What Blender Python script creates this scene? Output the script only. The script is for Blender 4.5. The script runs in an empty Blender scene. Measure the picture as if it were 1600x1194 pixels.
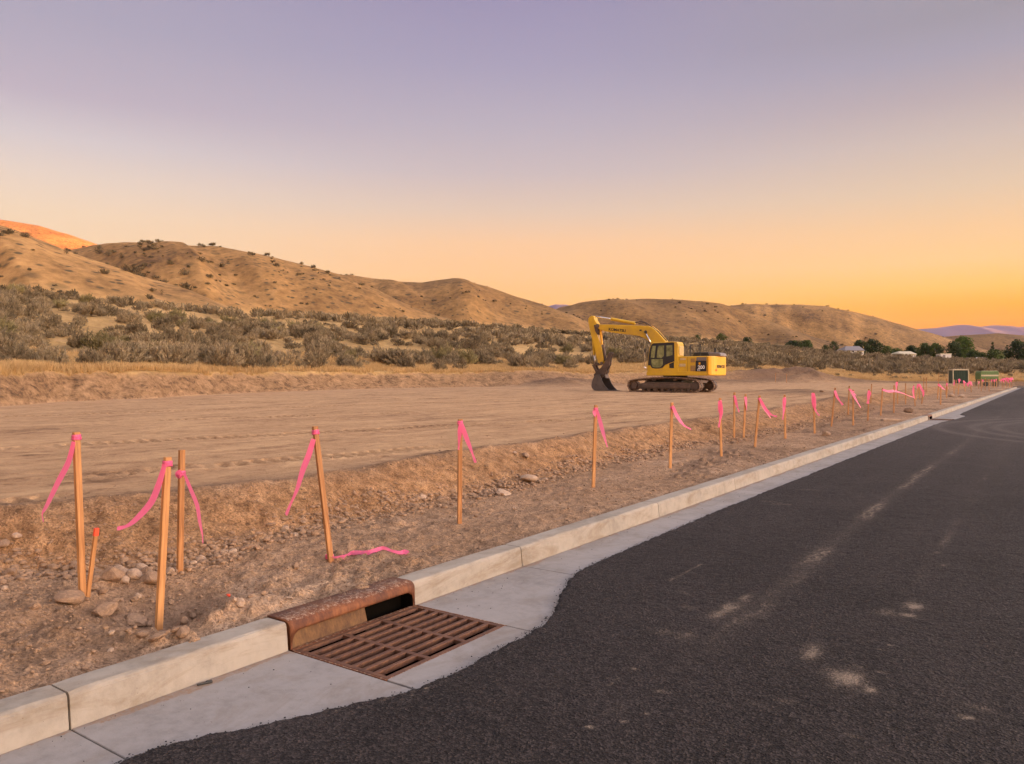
import bpy, math, random
import numpy as np
from mathutils import Vector, Matrix
random.seed(7)
RNG = np.random.default_rng(11)
C = bpy.context.scene.collection
S = bpy.context.scene
rad = math.radians

# ------------------------------------------------------------------ camera
CAM_H = 1.53
A = rad(35)                                   # the kerb runs along +Y, the camera looks 35 deg left of it
F2 = np.array([-math.sin(A), math.cos(A)]); R2 = np.array([math.cos(A), math.sin(A)])
cam = bpy.data.objects.new('camera', bpy.data.cameras.new('camera')); C.objects.link(cam)
cam.location = (0, 0, CAM_H); cam.rotation_euler = (rad(90), 0, A)
cam.data.lens = 27.0; cam.data.sensor_width = 36.0; cam.data.shift_y = -9/1600
cam.data.clip_start = 0.05; cam.data.clip_end = 20000
S.camera = cam

# ------------------------------------------------------------------ sky, sun, exposure
SUN_AZ = 105.0      # degrees right of the camera axis
SUN_EL = 1.1
def lin(c):
    return tuple(((v/255)/12.92 if v/255 <= .04045 else ((v/255+.055)/1.055)**2.4) for v in c)
W = bpy.data.worlds.new('World'); S.world = W; W.use_nodes = True
def build_world():
    nt = W.node_tree; N = nt.nodes; L = nt.links; N.clear()
    out = N.new('ShaderNodeOutputWorld'); bg = N.new('ShaderNodeBackground'); L.new(bg.outputs[0], out.inputs[0])
    tc = N.new('ShaderNodeTexCoord'); sp = N.new('ShaderNodeSeparateXYZ'); L.new(tc.outputs['Generated'], sp.inputs[0])
    def ramp(stops):
        r = N.new('ShaderNodeValToRGB'); e = r.color_ramp.elements; r.color_ramp.interpolation = 'B_SPLINE' if 0 else 'LINEAR'
        while len(e) > 1: e.remove(e[-1])
        for i, (p, c) in enumerate(stops):
            k = e[0] if i == 0 else e.new(p)
            k.position = p; q_ = max(0, 1-p/.12); cl = lin(c); k.color = (max(0, cl[0]-.050), max(0, cl[1]-.022-.13*q_), max(0, cl[2]-.012-.22*q_), 1)
        L.new(sp.outputs['Z'], r.inputs[0]); return r.outputs[0]
    left = ramp([(0, (250, 208, 160)), (.10, (246, 210, 165)), (.183, (240, 214, 186)), (.222, (230, 211, 198)), (.26, (214, 202, 204)), (.303, (194, 180, 193)), (.377, (178, 169, 187)), (.45, (172, 163, 184)), (.7, (176, 166, 172))])
    mid = ramp([(0, (255, 190, 120)), (.09, (254, 196, 132)), (.131, (252, 200, 146)), (.171, (248, 202, 160)), (.21, (227, 200, 180)), (.256, (206, 189, 190)), (.3075, (191, 179, 191)), (.377, (173, 163, 187)), (.44, (163, 152, 181)), (.7, (176, 166, 172))])
    right = ramp([(0, (250, 150, 70)), (.058, (254, 170, 80)), (.08, (255, 184, 90)), (.102, (253, 201, 114)), (.129, (253, 206, 142)), (.1626, (248, 204, 155)), (.209, (229, 201, 173)), (.26, (211, 191, 181)), (.303, (191, 174, 177)), (.345, (173, 164, 178)), (.377, (166, 157, 167)), (.7, (176, 166, 172))])
    # azimuth relative to the camera axis, positive to the right
    def m(op, a, b=None, clamp=False):
        n = N.new('ShaderNodeMath'); n.operation = op; n.use_clamp = clamp
        for i, v in enumerate([a, b]):
            if v is None: continue
            if isinstance(v, (int, float)): n.inputs[i].default_value = v
            else: L.new(v, n.inputs[i])
        return n.outputs[0]
    X, Y, Z = sp.outputs
    f = m('ADD', m('MULTIPLY', X, float(F2[0])), m('MULTIPLY', Y, float(F2[1])))
    r = m('ADD', m('MULTIPLY', X, float(R2[0])), m('MULTIPLY', Y, float(R2[1])))
    az = m('ARCTAN2', r, f)
    def rng(v, a, b):
        n = N.new('ShaderNodeMapRange'); n.interpolation_type = 'SMOOTHSTEP'
        L.new(v, n.inputs[0]); n.inputs[1].default_value = a; n.inputs[2].default_value = b; return n.outputs[0]
    def mix(fac, a, b):
        n = N.new('ShaderNodeMix'); n.data_type = 'RGBA'; L.new(fac, n.inputs[0]); L.new(a, n.inputs[6]); L.new(b, n.inputs[7]); return n.outputs[2]
    c = mix(rng(az, -.62, .02), left, mid)
    c = mix(rng(az, .0, .62), c, right)
    # the afterglow gets stronger towards the sunset beyond the right edge, and the dome above is brighter
    glow = rng(az, .66, 1.75); back = rng(az, 2.3, 3.12)
    g = m('MULTIPLY', glow, m('SUBTRACT', 1.0, back))
    low = m('SUBTRACT', 1.0, rng(Z, .10, .70))
    dome = rng(Z, .46, .8)
    gain = m('ADD', 1.0, m('ADD', m('MULTIPLY', m('MULTIPLY', g, low), GLOW), m('MULTIPLY', dome, DOME)))
    mu = N.new('ShaderNodeVectorMath'); mu.operation = 'SCALE'; L.new(c, mu.inputs[0]); L.new(gain, mu.inputs[3])
    # physically based twilight sky added on top, faintly
    sk = N.new('ShaderNodeTexSky'); sk.sky_type = 'NISHITA'; sk.sun_disc = False
    sk.sun_elevation = rad(SUN_EL); sk.sun_rotation = rad(SUN_AZ - 35)
    sc = N.new('ShaderNodeVectorMath'); sc.operation = 'SCALE'; L.new(sk.outputs[0], sc.inputs[0]); sc.inputs[3].default_value = .008
    ad = N.new('ShaderNodeVectorMath'); ad.operation = 'ADD'; L.new(mu.outputs[0], ad.inputs[0]); L.new(sc.outputs[0], ad.inputs[1])
    L.new(ad.outputs[0], bg.inputs[0]); bg.inputs[1].default_value = SKY
    W.cycles.sampling_method = 'MANUAL'; W.cycles.sample_map_resolution = 512
GLOW, DOME, SKY = 26.0, 1.45, 0.155
build_world()
sd = bpy.data.lights.new('sun', 'SUN'); sd.energy = 5.0; sd.angle = rad(.5); sd.color = (1, .27, .01)
sun = bpy.data.objects.new('sun', sd); C.objects.link(sun)
_a = rad(SUN_AZ); _d = math.sin(_a)*R2 + math.cos(_a)*F2
SUND = Vector((_d[0], _d[1], math.tan(rad(SUN_EL)))).normalized()
sun.rotation_euler = SUND.to_track_quat('Z', 'Y').to_euler()
S.view_settings.view_transform = 'Standard'; S.view_settings.look = 'None'
S.view_settings.exposure = 2.7; S.view_settings.gamma = 1.0
S.render.engine = 'CYCLES'
S.cycles.use_denoising = True
S.cycles.max_bounces = 5; S.cycles.diffuse_bounces = 3; S.cycles.volume_bounces = 1
S.cycles.transparent_max_bounces = 8

# ------------------------------------------------------------------ helpers
def tag(o, label=None, cat=None, group=None, kind=None):
    if label: o['label'] = label
    if cat: o['category'] = cat
    if group: o['group'] = group
    if kind: o['kind'] = kind
    return o
def empty(name, loc=(0, 0, 0), rz=0):
    o = bpy.data.objects.new(name, None); C.objects.link(o); o.location = loc; o.rotation_euler = (0, 0, rz); o.empty_display_size = .1
    return o
def mesh_np(name, V, Fc, mat=None, parent=None, smooth=False):
    """V (n,3), Fc: (m,k) int array"""
    me = bpy.data.meshes.new(name)
    V = np.ascontiguousarray(V, dtype=np.float32); Fc = np.ascontiguousarray(Fc, dtype=np.int32)
    k = Fc.shape[1]
    me.vertices.add(len(V)); me.vertices.foreach_set('co', V.ravel())
    me.loops.add(Fc.size); me.loops.foreach_set('vertex_index', Fc.ravel())
    me.polygons.add(len(Fc)); me.polygons.foreach_set('loop_start', np.arange(0, Fc.size, k, dtype=np.int32))
    try: me.polygons.foreach_set('loop_total', np.full(len(Fc), k, dtype=np.int32))
    except Exception: pass
    if smooth: me.polygons.foreach_set('use_smooth', np.ones(len(Fc), dtype=bool))
    me.update(calc_edges=True); me.validate()
    if mat: me.materials.append(mat)
    o = bpy.data.objects.new(name, me); C.objects.link(o)
    if parent: o.parent = parent
    return o
class MB:
    def __init__(s): s.v = []; s.f = []
    def add(s, vs, fs):
        n = len(s.v); s.v += [tuple(v) for v in vs]; s.f += [tuple(i+n for i in f) for f in fs]; return s
    def box(s, c, d, M=None):
        x, y, z = d[0]/2, d[1]/2, d[2]/2
        vs = [Vector((a*x, b*y, e*z)) for a in (-1, 1) for b in (-1, 1) for e in (-1, 1)]
        if M is not None: vs = [M @ v for v in vs]
        vs = [v+Vector(c) for v in vs]
        return s.add(vs, [(0, 1, 3, 2), (4, 6, 7, 5), (0, 4, 5, 1), (2, 3, 7, 6), (0, 2, 6, 4), (1, 5, 7, 3)])
    def prism(s, poly, y0, y1, axis='y'):
        """poly: (a,b) points; extruded along local y between y0 and y1"""
        n = len(poly)
        if axis == 'y': vs = [(a, y0, b) for a, b in poly]+[(a, y1, b) for a, b in poly]
        elif axis == 'z': vs = [(a, b, y0) for a, b in poly]+[(a, b, y1) for a, b in poly]
        else: vs = [(y0, a, b) for a, b in poly]+[(y1, a, b) for a, b in poly]
        fs = [tuple(range(n-1, -1, -1)), tuple(range(n, 2*n))]+[(i, (i+1) % n, n+(i+1) % n, n+i) for i in range(n)]
        return s.add(vs, fs)
    def tube(s, p0, p1, r0, r1=None, n=10, cap=True):
        r1 = r0 if r1 is None else r1
        p0, p1 = Vector(p0), Vector(p1); d = (p1-p0).normalized()
        a = d.orthogonal().normalized(); b = d.cross(a)
        vs = []
        for p, r in ((p0, r0), (p1, r1)):
            vs += [p+(a*math.cos(2*math.pi*i/n)+b*math.sin(2*math.pi*i/n))*r for i in range(n)]
        fs = [(i, (i+1) % n, n+(i+1) % n, n+i) for i in range(n)]
        if cap: fs += [tuple(range(n-1, -1, -1)), tuple(range(n, 2*n))]
        return s.add(vs, fs)
    def path(s, pts, r, n=8):
        for a, b in zip(pts[:-1], pts[1:]): s.tube(a, b, r, n=n)
        return s
    def build(s, name, mat=None, parent=None, bevel=0, smooth=False, seg=2):
        me = bpy.data.meshes.new(name); me.from_pydata(s.v, [], s.f)
        import bmesh
        bm = bmesh.new(); bm.from_mesh(me); bmesh.ops.recalc_face_normals(bm, faces=bm.faces); bm.to_mesh(me); bm.free()
        me.update()
        if mat: me.materials.append(mat)
        if smooth: me.polygons.foreach_set('use_smooth', np.ones(len(me.polygons), dtype=bool))
        o = bpy.data.objects.new(name, me); C.objects.link(o)
        if parent: o.parent = parent
        if bevel:
            b = o.modifiers.new('bevel', 'BEVEL'); b.width = bevel; b.segments = seg; b.limit_method = 'ANGLE'; b.angle_limit = rad(35)
        return o

# ---- numpy noise
def _h(ix, iy, seed):
    n = (ix.astype(np.int64)*374761393+iy.astype(np.int64)*668265263+seed*1442695041) & 0xffffffff
    n = ((n ^ (n >> 13))*1274126177) & 0xffffffff
    n = ((n ^ (n >> 16))*2246822519) & 0xffffffff
    return ((n ^ (n >> 15)) & 0xffffff)/float(0xffffff)
def vn(x, y, seed=0):
    ix = np.floor(x); iy = np.floor(y); fx = x-ix; fy = y-iy
    fx = fx*fx*fx*(fx*(fx*6-15)+10); fy = fy*fy*fy*(fy*(fy*6-15)+10)
    a = _h(ix, iy, seed); b = _h(ix+1, iy, seed); c = _h(ix, iy+1, seed); d = _h(ix+1, iy+1, seed)
    return (a*(1-fx)+b*fx)*(1-fy)+(c*(1-fx)+d*fx)*fy
def fbm(x, y, seed=0, oct=4, gain=.5):
    s = 0; a = 1; t = 0
    for i in range(oct):
        s = s+a*(vn(x*2**i+13.7*i, y*2**i-7.1*i, seed+i)-.5); t += a*.5; a *= gain
    return s/t                                 # about -1..1
def where_(m, fn, x, y, *a, **k):
    out = np.zeros_like(x)
    if m.any(): out[m] = fn(x[m], y[m], *a, **k)
    return out
def cell(x, y, seed, dens=1.0):
    """height of stone-like domes, one per unit cell, 0..1"""
    ix = np.floor(x); iy = np.floor(y); h = np.zeros_like(x)
    for dx in (-1, 0, 1):
        for dy in (-1, 0, 1):
            cx = ix+dx; cy = iy+dy
            px = cx+.2+.6*_h(cx, cy, seed); py = cy+.2+.6*_h(cx, cy, seed+1)
            r = .18+.5*_h(cx, cy, seed+2)**2; on = _h(cx, cy, seed+3) < dens
            an = _h(cx, cy, seed+4)*3.14; el = .7+.6*_h(cx, cy, seed+5)
            ux = (x-px)*np.cos(an)+(y-py)*np.sin(an); uy = -(x-px)*np.sin(an)+(y-py)*np.cos(an)
            q = 1-((ux/el)**2+(uy*el)**2)/(r*r)
            h = np.maximum(h, np.where(on, np.sqrt(np.clip(q, 0, 1))*r*1.3, 0))
    return h
def sstep(a, b, x):
    t = np.clip((x-a)/(b-a), 0, 1); return t*t*(3-2*t)
def ip(v, tab):
    t = np.array(tab, dtype=float); return np.interp(v, t[:, 0], t[:, 1])

# pixel of the photograph -> world helpers (used to read real positions off the photo)
def at(px, py, t):
    l = (px-800)/1200*t; z = CAM_H-(py-588)/1200*t
    p = t*F2+l*R2; return Vector((p[0], p[1], z))
def st(x, y):
    t = x*F2[0]+y*F2[1]; l = x*R2[0]+y*R2[1]; return t, l

# ------------------------------------------------------------------ terrain
KB, KF = -3.67, -3.48            # kerb back and front
TOE = [(-9, -5.9), (1, -5.9), (2.5, -5.86), (2.9, -5.4), (3.4, -5.25), (4.0, -5.35), (5.4, -5.6), (6.0, -5.5), (7.2, -5.48), (9.5, -5.7), (11.5, -5.82), (13, -5.78), (14.5, -5.9), (15.6, -5.5), (20, -5.55), (26, -5.8), (40, -6.4), (75, -7.5), (140, -8)]
CREST = [(-9, -6.75), (2.2, -6.6), (3.5, -6.2), (4.9, -6.1), (5.8, -6.15), (6.7, -6.15), (8, -6.4), (9.7, -6.3), (11.4, -6.5), (13.8, -6.6), (18.5, -6.7), (26, -7.0), (38, -7.7), (75, -9), (140, -9.5)]
TE = [(-900, 14), (-400, 18), (0, 22.5), (250, 31), (500, 45), (650, 54), (800, 60), (1000, 78), (1150, 95), (1300, 104), (1600, 108), (2400, 108)]
YF0 = [(-900, 583), (1000, 583), (1150, 585), (1250, 589), (1340, 594), (1400, 596), (2400, 596)]
YFT = [(-900, 450), (0, 458), (200, 478), (330, 492), (500, 500), (700, 508), (900, 524), (1100, 534), (1300, 553), (1500, 563), (1600, 566), (2400, 568)]
TF = [(-900, 100), (0, 110), (500, 150), (900, 220), (1300, 320), (2400, 360)]
RID = [  # distance, start factor, crest pixels, gully strength
 (190, .55, [(-900, 250), (-300, 310), (0, 362), (41, 374), (94, 394), (156, 415), (219, 434), (281, 453), (330, 470), (400, 496), (500, 540), (700, 640)], .35),
 (330, .62, [(-200, 420), (60, 400), (140, 384), (200, 383), (300, 384), (340, 385), (400, 395), (450, 408), (492, 418), (546, 434), (590, 453), (633, 474), (675, 491), (720, 504), (800, 530), (900, 600)], .8),
 (1300, .70, [(-900, 300), (-200, 328), (0, 347), (60, 356), (110, 370), (150, 384), (220, 410), (330, 470), (500, 560)], .1),
 (520, .68, [(300, 470), (420, 440), (546, 433), (600, 439), (660, 442), (690, 438), (715, 437), (760, 447), (800, 462), (840, 475), (880, 490), (905, 498), (960, 520), (1050, 560), (1150, 620)], .9),
 (700, .68, [(700, 540), (800, 512), (860, 490), (905, 474), (960, 469), (1010, 467), (1060, 468), (1100, 471), (1130, 475), (1160, 486), (1200, 501), (1245, 518), (1290, 532), (1350, 552), (1500, 620)], .9),
 (950, .74, [(1000, 520), (1090, 487), (1140, 479), (1180, 477), (1230, 477), (1290, 481), (1330, 487), (1370, 496), (1400, 506), (1430, 515), (1470, 526), (1520, 541), (1600, 565), (1800, 620)], .9),
 (1150, .8, [(1200, 570), (1400, 532), (1470, 527), (1500, 524), (1560, 521), (1600, 524), (1680, 530), (2400, 545)], .4),
 (1600, .85, [(700, 680), (800, 520), (850, 492), (875, 480), (890, 477), (905, 478), (940, 490), (1000, 520), (1100, 680)], .3),
]
TONE = [1.0, .82, .92, .72, .64, .84, .62, .7]
def strip_pad(x, y, detail=True):
    """earthwork height near the road: strip behind the kerb, cut bank and graded pad"""
    w = .18*fbm(y*.9, y*0+3.3, 5, 4); w2 = .16*fbm(y*1.3, y*0+9.1, 8, 4)
    toe = ip(y, TOE)+w; cr = ip(y, CREST)+w2*.8
    cr = np.minimum(cr, toe-.28)
    pad = .49+.16*np.clip((-7-x)/20, 0, 1.4)
    stp = .12+.03*np.clip((-3.7-x)/1.5, 0, 1)
    u = np.clip((toe-x)/(toe-cr), 0, 1)
    z = stp+(pad-stp)*(u*u*(3-2*u)*.5+u*.5)
    berm = np.exp(-((x-cr+.05)/.22)**2)*.045*(1+fbm(y*1.1, x*1.1, 21, 3))
    z = z+berm
    onb = np.exp(-(((x-(toe+cr)/2)/((toe-cr)*.75)))**2)
    ons = sstep(-.1, .5, x-toe)
    onp = sstep(.0, .8, cr-x)
    if detail:
        z = z+where_(onb > .02, lambda x, y: .06*fbm(x*3, y*3, 31, 5)+.045*cell(x*5, y*5, 41, .22)+.020*cell(x*12, y*12, 45, .35)+.012*cell(x*24, y*24, 46, .4)+.015*fbm(x*16, y*16, 47, 3), x, y)*onb
        tx = np.exp(-((x-toe-.05)/.22)**2)
        z = z+tx*where_(tx > .02, lambda x, y: .05*cell(x*7, y*7, 51, .4)+.02*cell(x*18, y*18, 55, .6), x, y)
        near = sstep(9, 4, y)
        z = z+ons*(1+.4*near)*where_((ons > .02) & (x < KB+.4), lambda x, y: .026*fbm(x*1.5, y*1.5, 61, 4)+.016*fbm(x*7, y*7, 62, 4)+.035*cell(x*6, y*6, 64, .08)+.016*cell(x*17, y*17, 66, .22)+.008*cell(x*38, y*38, 68, .4), x, y)
        # clods and pits of the rough disturbed spots on the strip
        rough = sstep(.10, .5, fbm(x*.7+3, y*.35, 71, 3))*ons
        z = z+rough*where_(rough > .01, lambda x, y: .045*fbm(x*4, y*4, 72, 4)+.05*cell(x*10, y*10, 73, .5)-.02, x, y)
        # hole and loose heap at the first stakes
        g = np.exp(-(((x+4.55)/.42)**2+((y-2.72)/.45)**2)); z = z-.17*g
        g2 = np.exp(-(((x+5.1)/.45)**2+((y-2.5)/.4)**2)); z = z+g2*where_(g2 > .02, lambda x, y: .06*cell(x*5, y*5, 75, .8)+.05*fbm(x*3, y*3, 76, 4), x, y)
        g3 = np.exp(-(((x+4.0)/.3)**2+((y-2.9)/.3)**2)); z = z+g3*.07
        z = z+onp*where_((onp > .02) & (x > -45) & (y < 140), lambda x, y: .012*fbm(x*.5, y*.5, 81, 4)+.012*fbm(x*1.2+y*.4, (y*.3-x*.1)*9, 83, 3)+.008*cell(x*4, y*4, 85, .06)+.004*fbm(x*12, y*12, 86, 3), x, y)
        # cleat marks left by tracked machines: rows of short bars
        for (x0, y0, dx, dy, ln, wd) in TRK:
            ux = (x-x0)*dx+(y-y0)*dy; uy = -(x-x0)*dy+(y-y0)*dx
            mk = sstep(wd, wd*.85, np.abs(uy))*sstep(0, .5, ux)*sstep(ln, ln-.8, ux); mk = mk*where_(mk > 0, lambda x, y: sstep(-.6, .1, fbm(x*.8, y*.8, 87, 2)), x, y)
            z = z+mk*.030*(np.sin(ux*2*math.pi/.19)-.6)
            z = z+np.exp(-((np.abs(uy)-wd)/.05)**2)*.012*sstep(0, .5, ux)*sstep(ln, ln-.8, ux)
    return z, onb, onp, ons
def _n(a, b): l = math.hypot(a, b); return a/l, b/l
TRK = []
for (x0, y0, x1, y1, wd) in [(-8.2, 3.4, -7.1, 9.5, .25), (-9.6, 1.6, -7.5, 5.8, .25), (-7.2, 1.0, -6.9, 3.6, .22), (-12, 4, -9, 16, .28), (-16, 9, -11, 26, .28), (-20, 6, -17, 30, .28), (-9.4, 14, -8.2, 30, .28), (-24, 14, -16, 40, .3)]:
    dx, dy = _n(x1-x0, y1-y0); TRK.append((x0, y0, dx, dy, math.hypot(x1-x0, y1-y0), wd))
def terrain(x, y, detail=True, far=True):
    t, l = st(x, y); t = np.maximum(t, .3)
    px = 800+1200*l/t
    px = np.clip(px, -900, 2400)
    te = ip(px, TE)+1.0*fbm(px*.012, px*0, 91, 3)
    zs, onb, onp, ons = strip_pad(x, y, detail)
    y0 = ip(px, YF0); yf = ip(px, YFT); tf = ip(px, TF)
    u = np.clip(np.log(np.maximum(t, 1)/te)/np.log(tf/te), 0, None)
    uu = np.clip(u, 0, 1)
    yy = y0-(y0-yf)*(uu*.45+.55*uu*uu*(3-2*uu))
    yy = yy-np.clip(u-1, 0, 2)*4
    zf = CAM_H+(588-yy)/1200*np.minimum(t, tf*2.2)
    zf = zf+sstep(te, te*1.5, t)*(.25*fbm(x*.12, y*.12, 95, 3)+.10*fbm(x*.5, y*.5, 96, 3))
    bw = np.clip(te*.05, 1.3, 3.6)                       # run of the far bank
    mb = np.clip((t-te)/bw, 0, 1)
    z = zs*(1-mb)+zf*mb
    fieldw = sstep(.80, 1.0, mb+.12*fbm(x*1.7, y*1.7, 97, 3))
    bankw = ((mb > 0.001) & (mb < 1)).astype(float)*(1-fieldw)
    if detail:
        z = z+np.sin(mb*math.pi)*(.13*fbm((x+y)*1.1, (x-y)*.16, 98, 3)+.03*fbm(x*2.5, y*2.5, 99, 3))*np.clip((zf-zs), 0, 1)
        z = z+np.exp(-((mb-1.02)/.25)**2)*.10*np.clip(fbm(x*.8, y*.8, 100, 3), 0, 1)*np.clip(zf-zs, 0, 1)
    heap = np.zeros_like(z)
    for (hx, hy, ht, ww, hh) in HEAPS:
        c = at(hx, 588, ht)
        q = ((x-c.x)/ww)**2+((y-c.y)/(ww*1.5))**2
        z = z+hh*np.exp(-q)*(1+.35*fbm(x*1.1, y*1.1, 103, 4))
        bankw = np.maximum(bankw, np.exp(-q*.8)*(hh > .3)); heap = np.maximum(heap, np.exp(-q*.9)); fieldw = fieldw*(1-np.exp(-q*.8)*(hh > .3))
    hill = np.zeros_like(z); tone = np.ones_like(z)
    if far:
        for i, (tc, sf, cr, gs) in enumerate(RID):
            if not (t > tc*sf).any(): continue
            yc = ip(px, cr)
            zc = CAM_H+(588-yc)/1200*tc
            v = (t-tc*sf)/(tc*(1-sf))
            g = np.where(v < 1, np.sin(np.clip(v, 0, 1)*math.pi/2)**1.25, np.clip(1-(v-1)**2*1.1, -1, 1))
            n = fbm(px*.010*tc/300, t/tc*3+px*.004, 200+i, 4)
            spur = 1-np.abs(fbm(px*.0042*(tc/500)**.3+(v*.5), v*.35+i*7, 220+i, 3))*1.6
            amp = np.sin(np.clip(v, 0, 1)*math.pi)
            zh = zc*g+amp*zc*gs*(.05*np.minimum(n, .2)+.44*np.minimum(spur-.85, .05))
            zh = np.where((v > 0) & (zc > 0), zh, -50)
            hw = sstep(-2, 4, zh-z)
            hill = np.maximum(hill, hw); tone = tone*(1-hw)+TONE[i]*hw
            k = np.clip(zc*.012, .3, 2)
            hh = np.clip(.5+.5*(zh-z)/k, 0, 1)
            z = z*(1-hh)+zh*hh+k*hh*(1-hh)
        z = z+hill*(.5*fbm(x*.05, y*.05, 240, 3)+.0)
    # sunken below kerb, gutter and road
    inr = (x > KB+.05) & (y < 126)
    dr = np.clip(.25+np.clip((t-60)/400, 0, .3), 0, 1)
    z = np.where(inr, -dr, z)
    return z, dict(bank=onb*(1-mb), pad=onp*(1-mb), strip=ons*(1-mb), fbank=bankw, field=fieldw, hill=hill, tone=tone, heap=np.maximum(heap, .75*np.exp(-(((x+4.6)/.5)**2+((y-2.75)/.5)**2))+.65*np.exp(-((x-ip(y, CREST)+.30)/.22)**2)*sstep(-.25, .4, fbm(y*.9, x*.9, 745, 3))*sstep(60, 20, y)+.6*sstep(.15, .5, fbm(x*.7+3, y*.35, 71, 3))*ons*sstep(3.2, 6, y)), px=px, te=te, t=t, mb=mb)  # heap weight also darkens the hollow, a band along the crest and rough spots
HEAPS = [(868, 585, 63, 2.6, .35), (905, 585, 66, 3.2, .45), (1100, 585, 88, 5, .5), (1195, 588, 100, 4.5, .55), (1268, 590, 102, 3.0, 1.0), (1235, 590, 104, 4, .45), (1312, 592, 104, 4, .4), (1170, 585, 84, 2.2, .25), (1240, 588, 48, 2.6, .16), (1262, 588, 42, 2.0, .16), (1330, 588, 33, 1.2, .16), (1390, 588, 27.5, .5, .14)]
def H(x, y):
    z, _ = terrain(np.array([float(x)]), np.array([float(y)])); return float(z[0])
def hit(px, py, tmin=1.5, tmax=90):
    """where the view ray through a photo pixel first meets the ground"""
    ts = np.exp(np.linspace(math.log(tmin), math.log(tmax), 1500))
    l = (px-800)/1200*ts; X = ts*F2[0]+l*R2[0]; Y = ts*F2[1]+l*R2[1]
    zr = CAM_H-(py-588)/1200*ts
    z, _ = terrain(X, Y, far=tmax > 400)
    k = np.argmax(z >= zr)
    if z[k] < zr[k]: k = len(ts)-1
    return float(ts[k]), Vector((float(X[k]), float(Y[k]), float(z[k])))

# ------------------------------------------------------------------ materials
def newmat(name):
    m = bpy.data.materials.new(name); m.use_nodes = True
    nt = m.node_tree; b = nt.nodes['Principled BSDF']
    return m, nt, b
class NB:
    """small node helper"""
    def __init__(s, nt): s.nt = nt; s.N = nt.nodes; s.L = nt.links
    def obj(s): return s.N.new('ShaderNodeTexCoord').outputs['Object']
    def pos(s): return s.N.new('ShaderNodeNewGeometry').outputs['Position']
    def mapv(s, v, sc):
        n = s.N.new('ShaderNodeMapping'); n.inputs['Scale'].default_value = sc; s.L.new(v, n.inputs[0]); return n.outputs[0]
    def noise(s, v, sc, det=4, rough=.55, dist=0):
        n = s.N.new('ShaderNodeTexNoise'); n.inputs['Scale'].default_value = sc; n.inputs['Detail'].default_value = det; n.inputs['Roughness'].default_value = rough
        n.inputs['Distortion'].default_value = dist; s.L.new(v, n.inputs['Vector']); return n.outputs[0]
    def voro(s, v, sc, feat='F1', out='Distance'):
        n = s.N.new('ShaderNodeTexVoronoi'); n.feature = feat; n.inputs['Scale'].default_value = sc; s.L.new(v, n.inputs['Vector']); return n.outputs[out]
    def ramp(s, v, stops):
        r = s.N.new('ShaderNodeValToRGB'); e = r.color_ramp.elements
        while len(e) > 1: e.remove(e[-1])
        for i, (p, c) in enumerate(stops):
            k = e[0] if i == 0 else e.new(p)
            k.position = p; k.color = (*c, 1) if not isinstance(c, (int, float)) else (c, c, c, 1)
        s.L.new(v, r.inputs[0]); return r.outputs[0]
    def mix(s, f, a, b, mode='MIX'):
        n = s.N.new('ShaderNodeMix'); n.data_type = 'RGBA'; n.blend_type = mode
        for i, v in ((0, f), (6, a), (7, b)):
            if isinstance(v, (int, float)): n.inputs[i].default_value = v
            elif isinstance(v, tuple): n.inputs[i].default_value = (*v, 1)
            else: s.L.new(v, n.inputs[i])
        return n.outputs[2]
    def m(s, op, a, b=None, clamp=False):
        n = s.N.new('ShaderNodeMath'); n.operation = op; n.use_clamp = clamp
        for i, v in enumerate([a, b]):
            if v is None: continue
            if isinstance(v, (int, float)): n.inputs[i].default_value = v
            else: s.L.new(v, n.inputs[i])
        return n.outputs[0]
    def attr(s, name, out='Fac'):
        n = s.N.new('ShaderNodeAttribute'); n.attribute_name = name; return n.outputs[out]
    def bump(s, h, st, d, prev=None):
        n = s.N.new('ShaderNodeBump'); n.inputs['Strength'].default_value = st; n.inputs['Distance'].default_value = d
        s.L.new(h, n.inputs['Height'])
        if prev is not None: s.L.new(prev, n.inputs['Normal'])
        return n.outputs[0]
def simple(name, col, rough=.7, var=.15, scale=6, metal=0, bump=0, bscale=40, spec=None, dirt=None, dirt_amt=.5):
    m, nt, b = newmat(name); q = NB(nt); v = q.obj()
    n = q.noise(v, scale, 5, .6)
    c = q.ramp(n, [(.3, tuple(x*(1-var) for x in col)), (.7, tuple(min(1, x*(1+var)) for x in col))])
    if dirt is not None:
        d = q.ramp(q.noise(v, scale*.6, 6, .7), [(.52-.15*dirt_amt, 0.0), (.75-.1*dirt_amt, dirt_amt)])
        c = q.mix(d, c, dirt)
    nt.links.new(c, b.inputs['Base Color']); b.inputs['Roughness'].default_value = rough; b.inputs['Metallic'].default_value = metal
    if spec is not None: b.inputs['Specular IOR Level'].default_value = spec
    if bump: nt.links.new(q.bump(q.noise(v, bscale, 5, .6), bump, .01), b.inputs['Normal'])
    return m
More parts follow.
